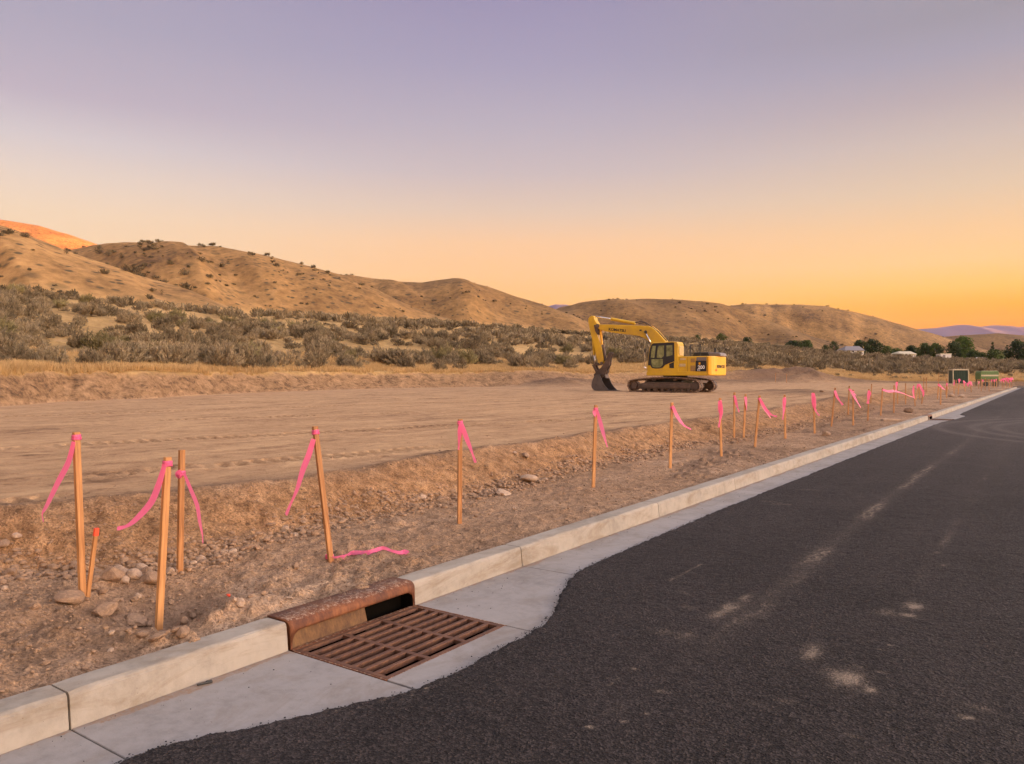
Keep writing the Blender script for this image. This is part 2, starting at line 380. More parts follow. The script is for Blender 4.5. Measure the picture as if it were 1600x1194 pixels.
def foliage(name, a, b_, trans=.25, scale=.8):
    m, nt, b = newmat(name); q = NB(nt)
    v = q.pos(); n = q.noise(v, scale, 3, .6)
    oi = q.N.new('ShaderNodeObjectInfo').outputs['Random']
    ra = q.attr('leafv')
    f = q.m('ADD', q.m('MULTIPLY', n, .5), q.m('ADD', q.m('MULTIPLY', oi, .25), q.m('MULTIPLY', ra, .45)))
    c = q.ramp(f, [(.30, a), (.85, b_)])
    nt.links.new(c, b.inputs['Base Color']); b.inputs['Roughness'].default_value = .8; b.inputs['Specular IOR Level'].default_value = .2
    tr = q.N.new('ShaderNodeBsdfTranslucent'); nt.links.new(c, tr.inputs[0])
    mx = q.N.new('ShaderNodeMixShader'); mx.inputs[0].default_value = trans
    nt.links.new(b.outputs[0], mx.inputs[1]); nt.links.new(tr.outputs[0], mx.inputs[2])
    nt.links.new(mx.outputs[0], nt.nodes['Material Output'].inputs[0])
    return m
M = {}
def mat_ground():
    m, nt, b = newmat('soil'); q = NB(nt); p = q.pos()
    n1 = q.noise(p, .55, 6, .62); n2 = q.noise(p, 7, 6, .7); n3 = q.noise(p, 60, 4, .7)
    streak = q.noise(q.mapv(p, (.55, .12, 1)), 3.2, 6, .65, .6)     # grading streaks, stretched along the site
    strip = q.ramp(q.m('ADD', q.m('MULTIPLY', n1, .55), q.m('MULTIPLY', n2, .45)), [(.33, (.13, .076, .043)), (.45, (.27, .165, .095)), (.56, (.37, .235, .14)), (.66, (.50, .335, .21))])
    spk = q.ramp(q.voro(p, 42), [(.10, 1.0), (.22, 0.0)])
    spm = q.m('MULTIPLY', spk, q.ramp(q.noise(p, 9, 3, .6), [(.52, 0.0), (.66, .7)]))
    strip = q.mix(spm, strip, (.46, .36, .27))
    strip = q.mix(1.0, strip, q.ramp(n3, [(.30, .45), (.5, 1.0), (.70, 1.45)]), 'MULTIPLY')
    crv = q.ramp(q.noise(p, 16, 5, .8, .5), [(.34, .75), (.44, 0.0)])
    strip = q.mix(crv, strip, (.085, .048, .027))
    pad = q.ramp(q.m('ADD', q.m('MULTIPLY', streak, .55), q.m('MULTIPLY', q.noise(p, 3.5, 7, .75), .45)), [(.36, (.17, .095, .050)), (.45, (.37, .222, .118)), (.60, (.52, .33, .175))])
    bank = q.ramp(q.m('ADD', q.m('MULTIPLY', n1, .3), q.m('MULTIPLY', n2, .7)), [(.36, (.12, .062, .028)), (.5, (.30, .165, .078)), (.64, (.46, .27, .135))])
    bank = q.mix(1.0, bank, q.ramp(n3, [(.30, .40), (.5, 1.0), (.70, 1.5)]), 'MULTIPLY')
    bank = q.mix(q.ramp(q.noise(p, 19, 5, .8, .4), [(.36, .8), (.45, 0.0)]), bank, (.085, .045, .022))
    fst = q.noise(q.mapv(p, (.9, .9, 2.5)), 1.1, 5, .7, 1.2)
    fb = q.ramp(q.m('ADD', q.m('MULTIPLY', fst, .6), q.m('MULTIPLY', n2, .4)), [(.38, (.08, .047, .026)), (.5, (.24, .142, .072)), (.64, (.38, .235, .125))])
    field = q.ramp(q.m('ADD', q.m('MULTIPLY', q.noise(p, .11, 5, .6), .5), q.m('MULTIPLY', q.noise(p, 1.6, 5, .65), .5)), [(.36, (.21, .13, .050)), (.5, (.40, .25, .095)), (.64, (.54, .355, .15))])
    hn = q.m('ADD', q.m('MULTIPLY', q.noise(p, .022, 7, .62), .55), q.m('MULTIPLY', q.noise(p, .35, 6, .7), .45))
    hill = q.ramp(hn, [(.36, (.12, .068, .034)), (.47, (.26, .145, .055)), (.56, (.35, .198, .075)), (.70, (.43, .25, .095))])
    # low scrub too small to model on the slopes
    sv = q.ramp(q.voro(q.mapv(p, (1, 1, .4)), .30), [(.16, 1.0), (.30, 0.0)])
    hill = q.mix(1.0, hill, q.attr('tone', 'Color'), 'MULTIPLY')
    hill = q.mix(1.0, hill, q.ramp(q.noise(q.mapv(p, (1, 1, .5)), .16, 8, .78), [(.36, .68), (.5, 1.02), (.64, 1.28)]), 'MULTIPLY')
    sm = q.m('MULTIPLY', sv, q.ramp(q.noise(p, .018, 4, .6), [(.34, .25), (.58, .95)]))
    hill = q.mix(sm, hill, (.075, .055, .030))
    s2 = q.m('MULTIPLY', q.ramp(q.voro(q.mapv(p, (1, 1, .4)), .11), [(.14, 1.0), (.24, 0.0)]), q.ramp(q.noise(p, .03, 4, .6), [(.40, .1), (.60, .9)]))
    hill = q.mix(s2, hill, (.06, .045, .025))
    c = q.mix(q.attr('pad'), strip, pad)
    c = q.mix(q.attr('bank'), c, bank)
    c = q.mix(q.attr('fbank'), c, fb)
    c = q.mix(q.attr('field'), c, field)
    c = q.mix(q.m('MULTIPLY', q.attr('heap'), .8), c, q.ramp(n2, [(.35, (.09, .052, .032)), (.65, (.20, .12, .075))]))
    c = q.mix(q.attr('hill'), c, hill)
    nt.links.new(c, b.inputs['Base Color']); b.inputs['Roughness'].default_value = .95; b.inputs['Specular IOR Level'].default_value = .15
    b1 = q.bump(n2, .8, .07); b2 = q.bump(n3, .8, .012, b1)
    nt.links.new(b2, b.inputs['Normal'])
    return m
M['soil'] = mat_ground()
def mat_asphalt():
    m, nt, b = newmat('asphalt'); q = NB(nt); p = q.pos()
    vz = q.voro(p, 90); v2 = q.N.new('ShaderNodeSeparateColor'); nt.links.new(q.voro(p, 90, 'F1', 'Color'), v2.inputs[0]); v2 = v2.outputs[0]
    n = q.noise(p, .8, 5, .6); nf = q.noise(p, 170, 3, .7); nm = q.noise(p, 22, 4, .7)
    c = q.ramp(q.m('ADD', q.m('MULTIPLY', nf, .5), q.m('MULTIPLY', nm, .5)), [(.36, (.007, .0055, .0055)), (.5, (.021, .0165, .0155)), (.66, (.046, .037, .034))])
    lg = q.ramp(q.m('ADD', q.m('MULTIPLY', n, .6), q.m('MULTIPLY', q.noise(q.mapv(p, (2.6, .16, 1)), 1.1, 4, .6), .4)), [(.36, .72), (.64, 1.45)])
    c = q.mix(1.0, c, lg, 'MULTIPLY')
    c = q.mix(1.0, c, q.ramp(v2, [(0.0, .45), (1.0, 1.55)]), 'MULTIPLY')
    pits = q.ramp(q.noise(p, 46, 3, .75), [(.36, 1.0), (.44, 0.0)])
    c = q.mix(q.m('MULTIPLY', pits, .85), c, (.006, .005, .005))
    cl = q.ramp(q.m('ADD', q.m('MULTIPLY', q.noise(p, 60, 2, .7), .55), q.m('MULTIPLY', v2, .35)), [(.52, 0.0), (.60, .55)])
    c = q.mix(cl, c, (.070, .056, .051))
    # a few pale chips of gravel
    sp = q.m('MULTIPLY', q.ramp(q.voro(p, 26), [(.05, 1.0), (.09, 0.0)]), q.ramp(q.noise(p, 5, 3, .6), [(.60, 0.0), (.70, .7)]))
    c = q.mix(sp, c, (.34, .28, .22))
    d = q.attr('dust')
    dn = q.noise(q.mapv(p, (1, .35, 1)), 30, 5, .75)
    dsum = q.m('ADD', q.m('MULTIPLY', d, .75), q.m('MULTIPLY', q.m('SUBTRACT', q.m('ADD', q.m('MULTIPLY', dn, .5), q.m('MULTIPLY', q.noise(p, 75, 3, .7), .5)), .5), 2.6))
    dm = q.m('MULTIPLY', q.ramp(dsum, [(.22, 0.0), (.80, .9)]), q.ramp(d, [(.04, 0.0), (.25, 1.0)]))
    dm = q.m('MAXIMUM', dm, q.m('MULTIPLY', q.m('MULTIPLY', d, .42), q.ramp(q.noise(p, 55, 4, .8), [(.35, .2), (.65, 1.0)])))
    c = q.mix(q.m('MULTIPLY', dm, .75, True), c, (.34, .26, .19))
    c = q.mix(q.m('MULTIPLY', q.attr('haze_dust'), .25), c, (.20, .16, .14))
    nt.links.new(c, b.inputs['Base Color'])
    nt.links.new(q.ramp(nm, [(.3, .62), (.7, .85)]), b.inputs['Roughness']); b.inputs['Specular IOR Level'].default_value = .18
    b1 = q.bump(nm, .8, .02); b2 = q.bump(vz, .8, .010, b1); b2 = q.bump(q.noise(p, 46, 3, .75), .9, .012, b2); b3 = q.bump(nf, .5, .003, b2)
    nt.links.new(b3, b.inputs['Normal'])
    return m
M['asphalt'] = mat_asphalt()
def mat_concrete(name, base, warm):
    m, nt, b = newmat(name); q = NB(nt); p = q.pos()
    n1 = q.noise(p, 1.7, 6, .62); n2 = q.noise(p, 14, 6, .7); n3 = q.noise(p, 120, 3, .6)
    c = q.ramp(q.m('ADD', q.m('MULTIPLY', n1, .6), q.m('MULTIPLY', n2, .4)), [(.34, tuple(x*.72 for x in base)), (.5, base), (.66, tuple(min(1, x*1.13) for x in base))])
    st_ = q.ramp(q.noise(q.mapv(p, (1, .5, 2.2)), 2.4, 7, .72, .8), [(.50, 0.0), (.66, .7)])
    c = q.mix(st_, c, warm)
    pit = q.m('MULTIPLY', q.ramp(q.voro(p, 34), [(.06, 1.0), (.11, 0.0)]), q.ramp(q.noise(p, 6, 2, .6), [(.54, 0.0), (.60, .8)]))
    c = q.mix(pit, c, (.13, .09, .06))
    sx = q.N.new('ShaderNodeSeparateXYZ'); nt.links.new(p, sx.inputs[0])
    if name.startswith('gutter'):
        ww = q.m('MULTIPLY', q.ramp(q.noise(q.mapv(p, (1, .8, 1)), 2.5, 5, .7), [(.40, 0.0), (.75, 1.0)]), .10)
        fd = q.m('LESS_THAN', q.m('SUBTRACT', sx.outputs[0], KF), q.m('ADD', ww, .006))
        c = q.mix(q.m('MULTIPLY', fd, q.ramp(q.noise(p, 40, 4, .7), [(.35, .2), (.6, .85)])), c, (.26, .165, .10))
    nt.links.new(c, b.inputs['Base Color']); b.inputs['Roughness'].default_value = .85; b.inputs['Specular IOR Level'].default_value = .25
    b1 = q.bump(n2, .25, .01); b2 = q.bump(n3, .35, .002, b1); nt.links.new(b2, b.inputs['Normal'])
    return m
M['kerb'] = mat_concrete('kerb_concrete', (.315, .275, .222), (.20, .15, .10))
M['gutter'] = mat_concrete('gutter_concrete', (.275, .250, .230), (.20, .165, .135))
def mat_rust(name, a, b_, c_, grit=False):
    m, nt, b = newmat(name); q = NB(nt); p = q.pos()
    n = q.m('ADD', q.m('MULTIPLY', q.noise(p, 5, 6, .7), .5), q.m('MULTIPLY', q.noise(q.mapv(p, (1, 1, .35)), 28, 6, .75), .5))
    c = q.ramp(n, [(.34, a), (.5, b_), (.66, c_)])
    if grit:
        z = q.N.new('ShaderNodeNewGeometry').outputs['Normal']; sp = q.N.new('ShaderNodeSeparateXYZ'); nt.links.new(z, sp.inputs[0])
        up = q.ramp(sp.outputs[2], [(.75, 0.0), (.92, 1.0)])
        g = q.m('MULTIPLY', up, q.ramp(q.noise(p, 48, 5, .75), [(.50, 0.0), (.60, .75)]))
        c = q.mix(g, c, (.46, .33, .23))
    nt.links.new(c, b.inputs['Base Color']); b.inputs['Roughness'].default_value = .72; b.inputs['Metallic'].default_value = .1
    nt.links.new(q.bump(n, .5, .006), b.inputs['Normal'])
    return m
M['rust'] = mat_rust('rusted_iron', (.050, .015, .006), (.145, .045, .013), (.26, .095, .028), True)
M['rust_amber'] = mat_rust('amber_rust', (.030, .012, .004), (.105, .045, .011), (.20, .10, .028))
M['rust_grate'] = mat_rust('grate_iron', (.045, .018, .009), (.11, .045, .022), (.19, .088, .042))
M['pit'] = simple('pit_concrete', (.035, .025, .018), .95)
M['void'] = simple('chamber_shade', (.005, .004, .003), 1.0, spec=0.0)  # near black: the shade inside the drain is put into the colour
def mat_wood():
    m, nt, b = newmat('stake_wood'); q = NB(nt); v = q.obj()
    g = q.noise(q.mapv(v, (30, 30, 1.2)), 2.2, 5, .6, .4); oi = q.N.new('ShaderNodeObjectInfo').outputs['Random']
    kn = q.ramp(q.voro(q.mapv(v, (6, 6, 2.4)), 1.6), [(.06, 1.0), (.13, 0.0)])
    c = q.ramp(q.m('ADD', q.m('MULTIPLY', g, .8), q.m('MULTIPLY', oi, .2)), [(.35, (.28, .115, .032)), (.55, (.45, .205, .066)), (.75, (.57, .29, .105))])
    c = q.mix(q.m('MULTIPLY', kn, .7), c, (.20, .08, .03))
    nt.links.new(c, b.inputs['Base Color']); b.inputs['Roughness'].default_value = .7
    nt.links.new(q.bump(g, .3, .003), b.inputs['Normal'])
    return m
M['wood'] = mat_wood()
def mat_ribbon():
    m, nt, b = newmat('pink_flagging'); q = NB(nt)
    b.inputs['Base Color'].default_value = (1.0, .17, .36, 1); b.inputs['Roughness'].default_value = .45
    tr = q.N.new('ShaderNodeBsdfTranslucent'); tr.inputs[0].default_value = (1.0, .30, .48, 1)
    mx = q.N.new('ShaderNodeMixShader'); mx.inputs[0].default_value = .45
    nt.links.new(b.outputs[0], mx.inputs[1]); nt.links.new(tr.outputs[0], mx.inputs[2]); nt.links.new(mx.outputs[0], nt.nodes['Material Output'].inputs[0])
    return m
M['pink'] = mat_ribbon()
M['orange_paint'] = simple('orange_paint', (.85, .085, .03), .6)
M['rock'] = simple('rock', (.29, .18, .105), .92, .28, 9, bump=.5, bscale=30, dirt=(.17, .10, .058), dirt_amt=.6)
M['rock_pale'] = simple('rock_pale', (.39, .27, .18), .9, .2, 9, bump=.5, bscale=30)
M['yellow'] = simple('yellow_paint', (.58, .345, .012), .42, .12, 1.2, dirt=(.30, .17, .07), dirt_amt=.42)
M['yellow_bright'] = simple('yellow_paint_lit', (.74, .36, .012), .45, .08, 1.0, dirt=(.4, .22, .08), dirt_amt=.15)  # brighter yellow copy: light falling on the counterweight is put into its colour
M['black'] = simple('black_trim', (.014, .013, .012), .5)
M['glass'] = simple('lit_through_pane', (.16, .17, .075), .12, .5, 3, spec=.6)  # opaque pane; light seen through the cab is put into its colour
M['steel_dark'] = simple('worn_steel', (.085, .058, .045), .6, .3, 3, metal=.3, dirt=(.20, .12, .075), dirt_amt=.5)
M['bucket'] = simple('bucket_steel', (.10, .085, .08), .5, .25, 2.5, metal=.4, dirt=(.19, .13, .09), dirt_amt=.4)
M['track'] = simple('track_steel', (.10, .060, .04), .8, .35, 5, dirt=(.30, .19, .12), dirt_amt=.75)
M['chrome'] = simple('chrome_rod', (.75, .72, .70), .18, .03, 2, metal=1)
M['grey_metal'] = simple('grey_hood', (.16, .13, .12), .5)
M['white'] = simple('white_paint', (.58, .54, .50), .6, .05)
M['lettering'] = simple('lettering', (.012, .012, .014), .6)
M['letter_white'] = simple('lettering_white', (.75, .73, .7), .6)
M['red'] = simple('red_reflector', (.6, .03, .02), .4)
M['green_dark'] = simple('dark_green_panel', (.012, .045, .030), .5)
M['green'] = simple('green_paint', (.10, .17, .045), .55, .2)
M['cream'] = simple('cream_panel', (.52, .45, .30), .7)
M['roof'] = simple('grey_roof', (.20, .18, .18), .85)
M['bark'] = simple('bark', (.10, .068, .045), .95, .3)
M['sage'] = foliage('sage_leaves', (.066, .052, .030), (.37, .285, .17), .12, .5)
M['sage_green'] = foliage('rabbitbrush_leaves', (.11, .092, .042), (.34, .28, .13), .25, .5)
M['scrub'] = foliage('hill_scrub', (.05, .038, .020), (.16, .12, .065), .1, .1)
M['leaf_dark'] = foliage('leaves_dark', (.018, .030, .008), (.065, .085, .025), .2, .3)
M['leaf_mid'] = foliage('leaves_mid', (.03, .05, .010), (.10, .125, .03), .25, .3)
M['leaf_bright'] = foliage('leaves_bright', (.05, .09, .012), (.16, .20, .04), .3, .3)
M['grass'] = foliage('dry_grass', (.38, .24, .10), (.68, .47, .22), .3, .3)

# ------------------------------------------------------------------ ground meshes
def grid_mesh(name, X, Y, Z, attrs, mat, keep=None):
    n, k = X.shape
    V = np.stack([X, Y, Z], -1).reshape(-1, 3)
    idx = np.arange(n*k).reshape(n, k)
    Fc = np.stack([idx[:-1, :-1], idx[:-1, 1:], idx[1:, 1:], idx[1:, :-1]], -1)
    if keep is not None:
        kq = keep[:-1, :-1] | keep[:-1, 1:] | keep[1:, 1:] | keep[1:, :-1]; Fc = Fc[kq]
    else: Fc = Fc.reshape(-1, 4)
    used = np.zeros(n*k, bool); used[Fc.ravel()] = True
    re = np.cumsum(used)-1; V = V[used]; Fc = re[Fc]
    me = bpy.data.meshes.new(name)
    me.vertices.add(len(V)); me.vertices.foreach_set('co', V.astype(np.float32).ravel())
    me.loops.add(Fc.size); me.loops.foreach_set('vertex_index', Fc.astype(np.int32).ravel())
    me.polygons.add(len(Fc)); me.polygons.foreach_set('loop_start', np.arange(0, Fc.size, 4, dtype=np.int32))
    me.polygons.foreach_set('use_smooth', np.ones(len(Fc), dtype=bool))
    me.update(calc_edges=True)
    for an, av in attrs.items():
        a = me.attributes.new(an, 'FLOAT', 'POINT'); a.data.foreach_set('value', av.reshape(-1)[used].astype(np.float32))
    me.materials.append(mat)
    o = bpy.data.objects.new(name, me); C.objects.link(o)
    return o
def polar(t0, t1, gt, ncol, s0, s1):
    nr = int(math.log(t1/t0)/math.log(1+gt))+1
    t = t0*(t1/t0)**(np.arange(nr+1)/nr); s = np.linspace(s0, s1, ncol)
    T, Sx = np.meshgrid(t, s, indexing='ij')
    return T*F2[0]+T*Sx*R2[0], T*F2[1]+T*Sx*R2[1]
X, Y = polar(1.5, 72, .0036, 1250, -1.15, 1.0)
def masked(X, Y, keep, **k):
    kk = keep.copy(); kk[:-1] |= keep[1:]; kk[1:] |= keep[:-1]; kk[:, :-1] |= kk[:, 1:]; kk[:, 1:] |= kk[:, :-1]
    z, a_ = terrain(X[kk], Y[kk], **k); Z = np.zeros_like(X); Z[kk] = z; out = {}
    for n_ in ('bank', 'pad', 'fbank', 'field', 'hill', 'heap', 'tone', 't'): q_ = np.zeros_like(X); q_[kk] = a_[n_]; out[n_] = q_
    return Z, out
Z, at_ = masked(X, Y, X < KB+.3, far=False)
kw = ('bank', 'pad', 'fbank', 'field', 'hill', 'heap', 'tone')
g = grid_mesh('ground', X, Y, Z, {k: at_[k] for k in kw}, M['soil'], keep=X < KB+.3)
tag(g, kind='structure')
X, Y = polar(70, 2700, .0052, 820, -1.25, 1.25)
Z, at_ = masked(X, Y, ~((X > KB+.4) & (Y < 122)), detail=True)
Z = Z-.04*np.clip((75-at_['t'])/3, 0, 1)
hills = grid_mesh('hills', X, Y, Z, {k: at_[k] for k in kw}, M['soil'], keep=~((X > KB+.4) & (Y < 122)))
tag(hills, kind='structure')
del X, Y, Z, at_
# plain reaching the horizon
mp = MB(); mp.add([(-9000, -9000, -1.2), (9000, -9000, -1.2), (9000, 9000, -1.2), (-9000, 9000, -1.2)], [(0, 1, 2, 3)])
pl = mp.build('plain', M['soil']); tag(pl, kind='structure')
a = pl.data.attributes.new('field', 'FLOAT', 'POINT'); a.data.foreach_set('value', [1.0]*4)
# mountains far behind
def ridge_mesh(name, cx, ctf, nx, nt_, fn, mat):
    pass
pxs = np.linspace(700, 2300, 520); tv = np.linspace(4800, 7200, 90)
PX, TT = np.meshgrid(pxs, tv, indexing='xy')
crm = [(600, 640), (760, 560), (820, 492), (850, 477), (866, 472.5), (885, 473), (905, 479), (940, 500), (1000, 560), (1200, 560), (1350, 523), (1420, 512), (1440, 510), (1460, 509), (1495, 504), (1520, 508), (1545, 505), (1560, 505.5), (1575, 509), (1600, 506.5), (1660, 500), (1800, 508), (2000, 495), (2600, 520)]
zc = CAM_H+(588-ip(PX, crm))/1200*6000
v = (TT-6000)/1200
Zm = zc*np.clip(np.cos(np.clip(v, -1, 1)*math.pi/2), 0, 1)**1.2*(1+.02*fbm(PX*.02, v*3, 401, 4)*(1-np.exp(-v*v*30)))-20
Lm = (PX-800)/1200*6000
Xm = TT*F2[0]+Lm*R2[0]; Ym = TT*F2[1]+Lm*R2[1]
mt = grid_mesh('mountains', Xm, Ym, Zm, {'hill': np.ones_like(Zm)}, simple('haze_blue_mountain', (.020, .045, .13), .95, .2, .004)); tag(mt, kind='structure')  # distance haze and shade are put into this dark blue colour
# unseen ridge added right of the frame to keep the sun off the valley
qq = np.linspace(-900, 1800, 170); cc = np.linspace(650, 1350, 60)
Q, Cc = np.meshgrid(qq, cc, indexing='xy')
sa, ca = math.sin(rad(SUN_AZ)), math.cos(rad(SUN_AZ))
LAT = Cc*sa-Q*ca; TTT = Cc*ca+Q*sa
hz = 150*np.clip(1-((Cc-1000)/340)**2, 0, 1)**.8*sstep(1780, 1500, Q)*sstep(-900, -500, Q)*(1+.05*fbm(Q*.006, Cc*.006, 411, 4))-3
r_ = grid_mesh('hills', TTT*F2[0]+LAT*R2[0], TTT*F2[1]+LAT*R2[1], hz, {'hill': np.ones_like(hz), 'tone': np.ones_like(hz)}, M['soil']); tag(r_, kind='structure')

# ------------------------------------------------------------------ road
EDGE = [(-6, -3.0), (1.6, -3.0), (1.74, -3.0), (1.93, -2.92), (2.13, -2.80), (2.35, -2.71), (2.65, -2.57), (2.8, -2.52), (3.1, -2.50), (3.47, -2.52), (3.95, -2.54), (4.23, -2.63), (4.51, -2.76), (4.86, -2.91), (5.13, -3.0), (5.5, -3.03), (6, -3.04), (8, -3.07), (12, -3.05), (18, -3.02), (26, -2.98), (29, -2.93), (31, -2.72), (33.6, -2.62), (34.4, -2.68), (35.2, -2.93), (37, -2.97), (60, -3.0), (140, -3.0)]
ys = [-3.0]
while ys[-1] < 124: ys.append(ys[-1]+max(.012, .0042*abs(ys[-1]-1)))
ys = np.array(ys); us = np.linspace(0, 1, 380)**1.55
YY, UU = np.meshgrid(ys, us, indexing='ij')
ed = ip(YY, EDGE)+.016*fbm(YY*9, YY*0, 301, 4)+.016*fbm(YY*38, YY*0, 305, 3)
XX = ed+UU*(13.5)
dd = XX-ed
ZZ = .024+.004*fbm(XX*6, YY*6, 311, 4)+.004*fbm(XX*26, YY*26, 313, 3)-.03*np.exp(-dd/.012)
ZZ = ZZ+.05*sstep(0, 6, dd)*.6
def gauss(px, py, sx, sy, amp, rot=0.0):
    t = CAM_H*1200/(py-588); l = (px-800)/1200*t; cx = t*F2[0]+l*R2[0]; cy = t*F2[1]+l*R2[1]
    dx = XX-cx; dy = YY-cy; c, s_ = math.cos(rot), math.sin(rot)
    ux = dx*c+dy*s_; uy = -dx*s_+dy*c
    return amp*np.exp(-((ux/sx)**2+(uy/sy)**2))
dust = np.zeros_like(XX)
nz = fbm(XX*5, YY*1.2, 321, 4)
trk = np.exp(-((XX+1.6-.04*np.sin(YY*.4))/.085)**2)
dust += trk*sstep(.0, .6, nz+.35*fbm(YY*.7, YY*0, 322, 3))*.75*sstep(4.0, 4.4, YY)*sstep(24, 12, YY)*(.55+.45*np.cos(XX*2*math.pi/.036))
dust += trk*.22*sstep(60, 20, YY)*sstep(3, 5, YY)
dust += np.exp(-((XX+.78)/.05)**2)*sstep(.2, .7, nz)*.4*sstep(5, 6, YY)*sstep(24, 10, YY)
dust += np.exp(-((XX+.8)/.22)**2)*.12*sstep(9, 16, YY)
for (px, py, sx, sy, am) in [(1428, 955, .06, .13, 1.1), (1420, 970, .05, .06, 1.0), (1385, 965, .07, .10, .6), (1267, 1032, .05, .10, .9), (1270, 1020, .06, .12, .5), (1325, 1072, .08, .16, .75), (1360, 1088, .035, .06, 1.0), (1318, 1064, .12, .12, .5),
        (1512, 1133, .03, .035, 1.1), (1530, 1118, .07, .05, .5), (990, 1052, .018, .02, 1.1), (922, 1146, .018, .022, 1.1), (1031, 1089, .03, .03, .7), (975, 1137, .012, .02, .8), (1390, 1017, .018, .02, 1.1), (1376, 1025, .02, .012, .8), (1376, 1060, .025, .02, .7),
        (1140, 955, .06, .16, .8), (1120, 968, .05, .13, .8), (1165, 940, .04, .10, .8), (1072, 1000, .05, .12, .5), (1040, 995, .06, .07, .45), (1075, 955, .05, .05, .4), (1465, 870, .02, .05, .8), (1340, 1050, .03, .02, .6), (1225, 1105, .05, .04, .5), (1180, 1110, .06, .05, .3), (1328, 1160, .03, .02, .5), (1475, 890, .05, .08, .3), (1596, 993, .02, .02, .9), (1384, 1123, .012, .012, 1), (1010, 1124, .015, .015, .9)]:
    dust += gauss(px, py, sx*.9, sy*.8, am)
def seg(pa, pb, w, amp):
    def wp(p):
        t = CAM_H*1200/(p[1]-588); l = (p[0]-800)/1200*t; return np.array([t*F2[0]+l*R2[0], t*F2[1]+l*R2[1]])
    a_, b_ = wp(pa), wp(pb); d = b_-a_; L_ = np.linalg.norm(d); d /= L_
    u = (XX-a_[0])*d[0]+(YY-a_[1])*d[1]; w_ = -(XX-a_[0])*d[1]+(YY-a_[1])*d[0]
    return amp*np.exp(-(w_/w)**2)*sstep(-.02, .02, u)*sstep(L_+.02, L_-.02, u)*(.6+.6*np.clip(nz+.4, 0, 1))
for s_ in [((1044, 914), (1097, 886), .012, .7), ((1191, 785), (1222, 789), .03, .5), ((1205, 790), (1237, 792), .03, .6), ((950, 1080), (968, 1067), .008, .6), ((942, 1128), (975, 1108), .012, .5), ((1062, 928), (1080, 938), .015, .5), ((1244, 768), (1280, 769), .04, .4)]: dust += seg(*s_)
# gritty pale crumbs along the new edge by the drain
dust += .8*np.exp(-((XX-ed-.06)/.05)**2)*sstep(2.2, 2.5, YY)*sstep(3.0, 2.7, YY)*sstep(.1, .6, fbm(XX*30, YY*30, 331, 3))
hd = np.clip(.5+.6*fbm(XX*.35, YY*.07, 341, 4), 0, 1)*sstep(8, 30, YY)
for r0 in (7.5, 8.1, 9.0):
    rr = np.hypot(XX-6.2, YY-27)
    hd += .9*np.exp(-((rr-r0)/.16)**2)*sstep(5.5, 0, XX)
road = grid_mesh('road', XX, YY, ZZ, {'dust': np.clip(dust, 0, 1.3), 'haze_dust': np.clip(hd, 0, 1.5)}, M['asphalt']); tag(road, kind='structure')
del XX, YY, ZZ, dust, hd, ed, dd, nz, trk

# ------------------------------------------------------------------ kerb and gutter
JN = [-3.0, 1.63, 2.80, 3.84, 5.12, 7.77, 10.25, 13.17, 15.9, 18.7, 21.6, 24.5, 27.4, 30.4, 31.5, 34.4, 37.4, 40.4]
while JN[-1] < 117: JN.append(JN[-1]+3.05)
GAP = .005
kb = MB(); gt = MB()
def kprof():
    r = .022; pts = [(KF+.004, -.05), (KF, .01), (KF-.012, .155-r)]
    cx, cz = KF-.014-r, .155-r
    for k in range(5):
        a_ = rad(8+k*20.5); pts.append((cx+r*math.cos(a_)*1.0, cz+r*math.sin(a_)))
    pts += [(KB+.012, .155), (KB, .143), (KB, -.05)]
    return pts
KP = kprof()
for a_, b_ in zip(JN[:-1], JN[1:]):
    if abs(a_-2.80) < .01 or abs(a_-30.4) < .01: continue
    y0, y1 = a_+GAP, b_-GAP
    n = max(2, int((y1-y0)/.06) if a_ < 8 else 4); rows = np.linspace(y0, y1, n+1)
    vs = []; fs = []; k = len(KP)
    for i, yv in enumerate(rows):
        e = 0.0
        if i == 0 or i == n: e = .004
        for j, (x_, z_) in enumerate(KP):
            nzv = .0022*float(fbm(np.array([yv*7.0+j*.7]), np.array([z_*20+j]), 351, 3)[0])
            vs.append((x_+nzv-(e if x_ > -3.55 else 0), yv, z_+nzv-(e if z_ > .1 else 0)))
    for i in range(n):
        for j in range(k-1): fs.append((i*k+j, i*k+j+1, (i+1)*k+j+1, (i+1)*k+j))
    fs += [tuple(range(k)), tuple(range(n*k+k-1, n*k-1, -1))]
    kb.add(vs, fs)
ko = kb.build('kerb', M['kerb']); tag(ko, kind='structure')
GR = (-3.455, -2.745, 2.815, 3.835)
def slab(x0, x1, y0, y1):
    gt.box(((x0+x1)/2, (y0+y1)/2, -.06), (x1-x0, y1-y0, .12))
for a_, b_ in zip(JN[:-1], JN[1:]):
    if abs(a_-2.80) < .01 or abs(a_-30.4) < .01:
        o_ = a_-2.80
        slab(-2.738, -2.3, a_+.012, b_-.004)
    else:
        slab(KF+.002, -2.30, a_+.004, b_-.004)
go = gt.build('gutter', M['gutter'], bevel=.004); tag(go, kind='structure')
# dark sediment lying under the joints
js = MB()
for jy in JN:
    if jy not in (2.80, 3.84, 30.4, 31.5): js.box((-3.07, jy, -.03), (1.2, .03, .04))
js.box((-2.52, 2.806, -.03), (.42, .03, .04)); js.box((-2.52, 3.838, -.03), (.42, .03, .04))
jo = js.build('gutter_joint_dirt', M['pit']); tag(jo, kind='structure')
# soil dust caught at the foot of the kerb
dv = MB()
for i in range(90):
    pass

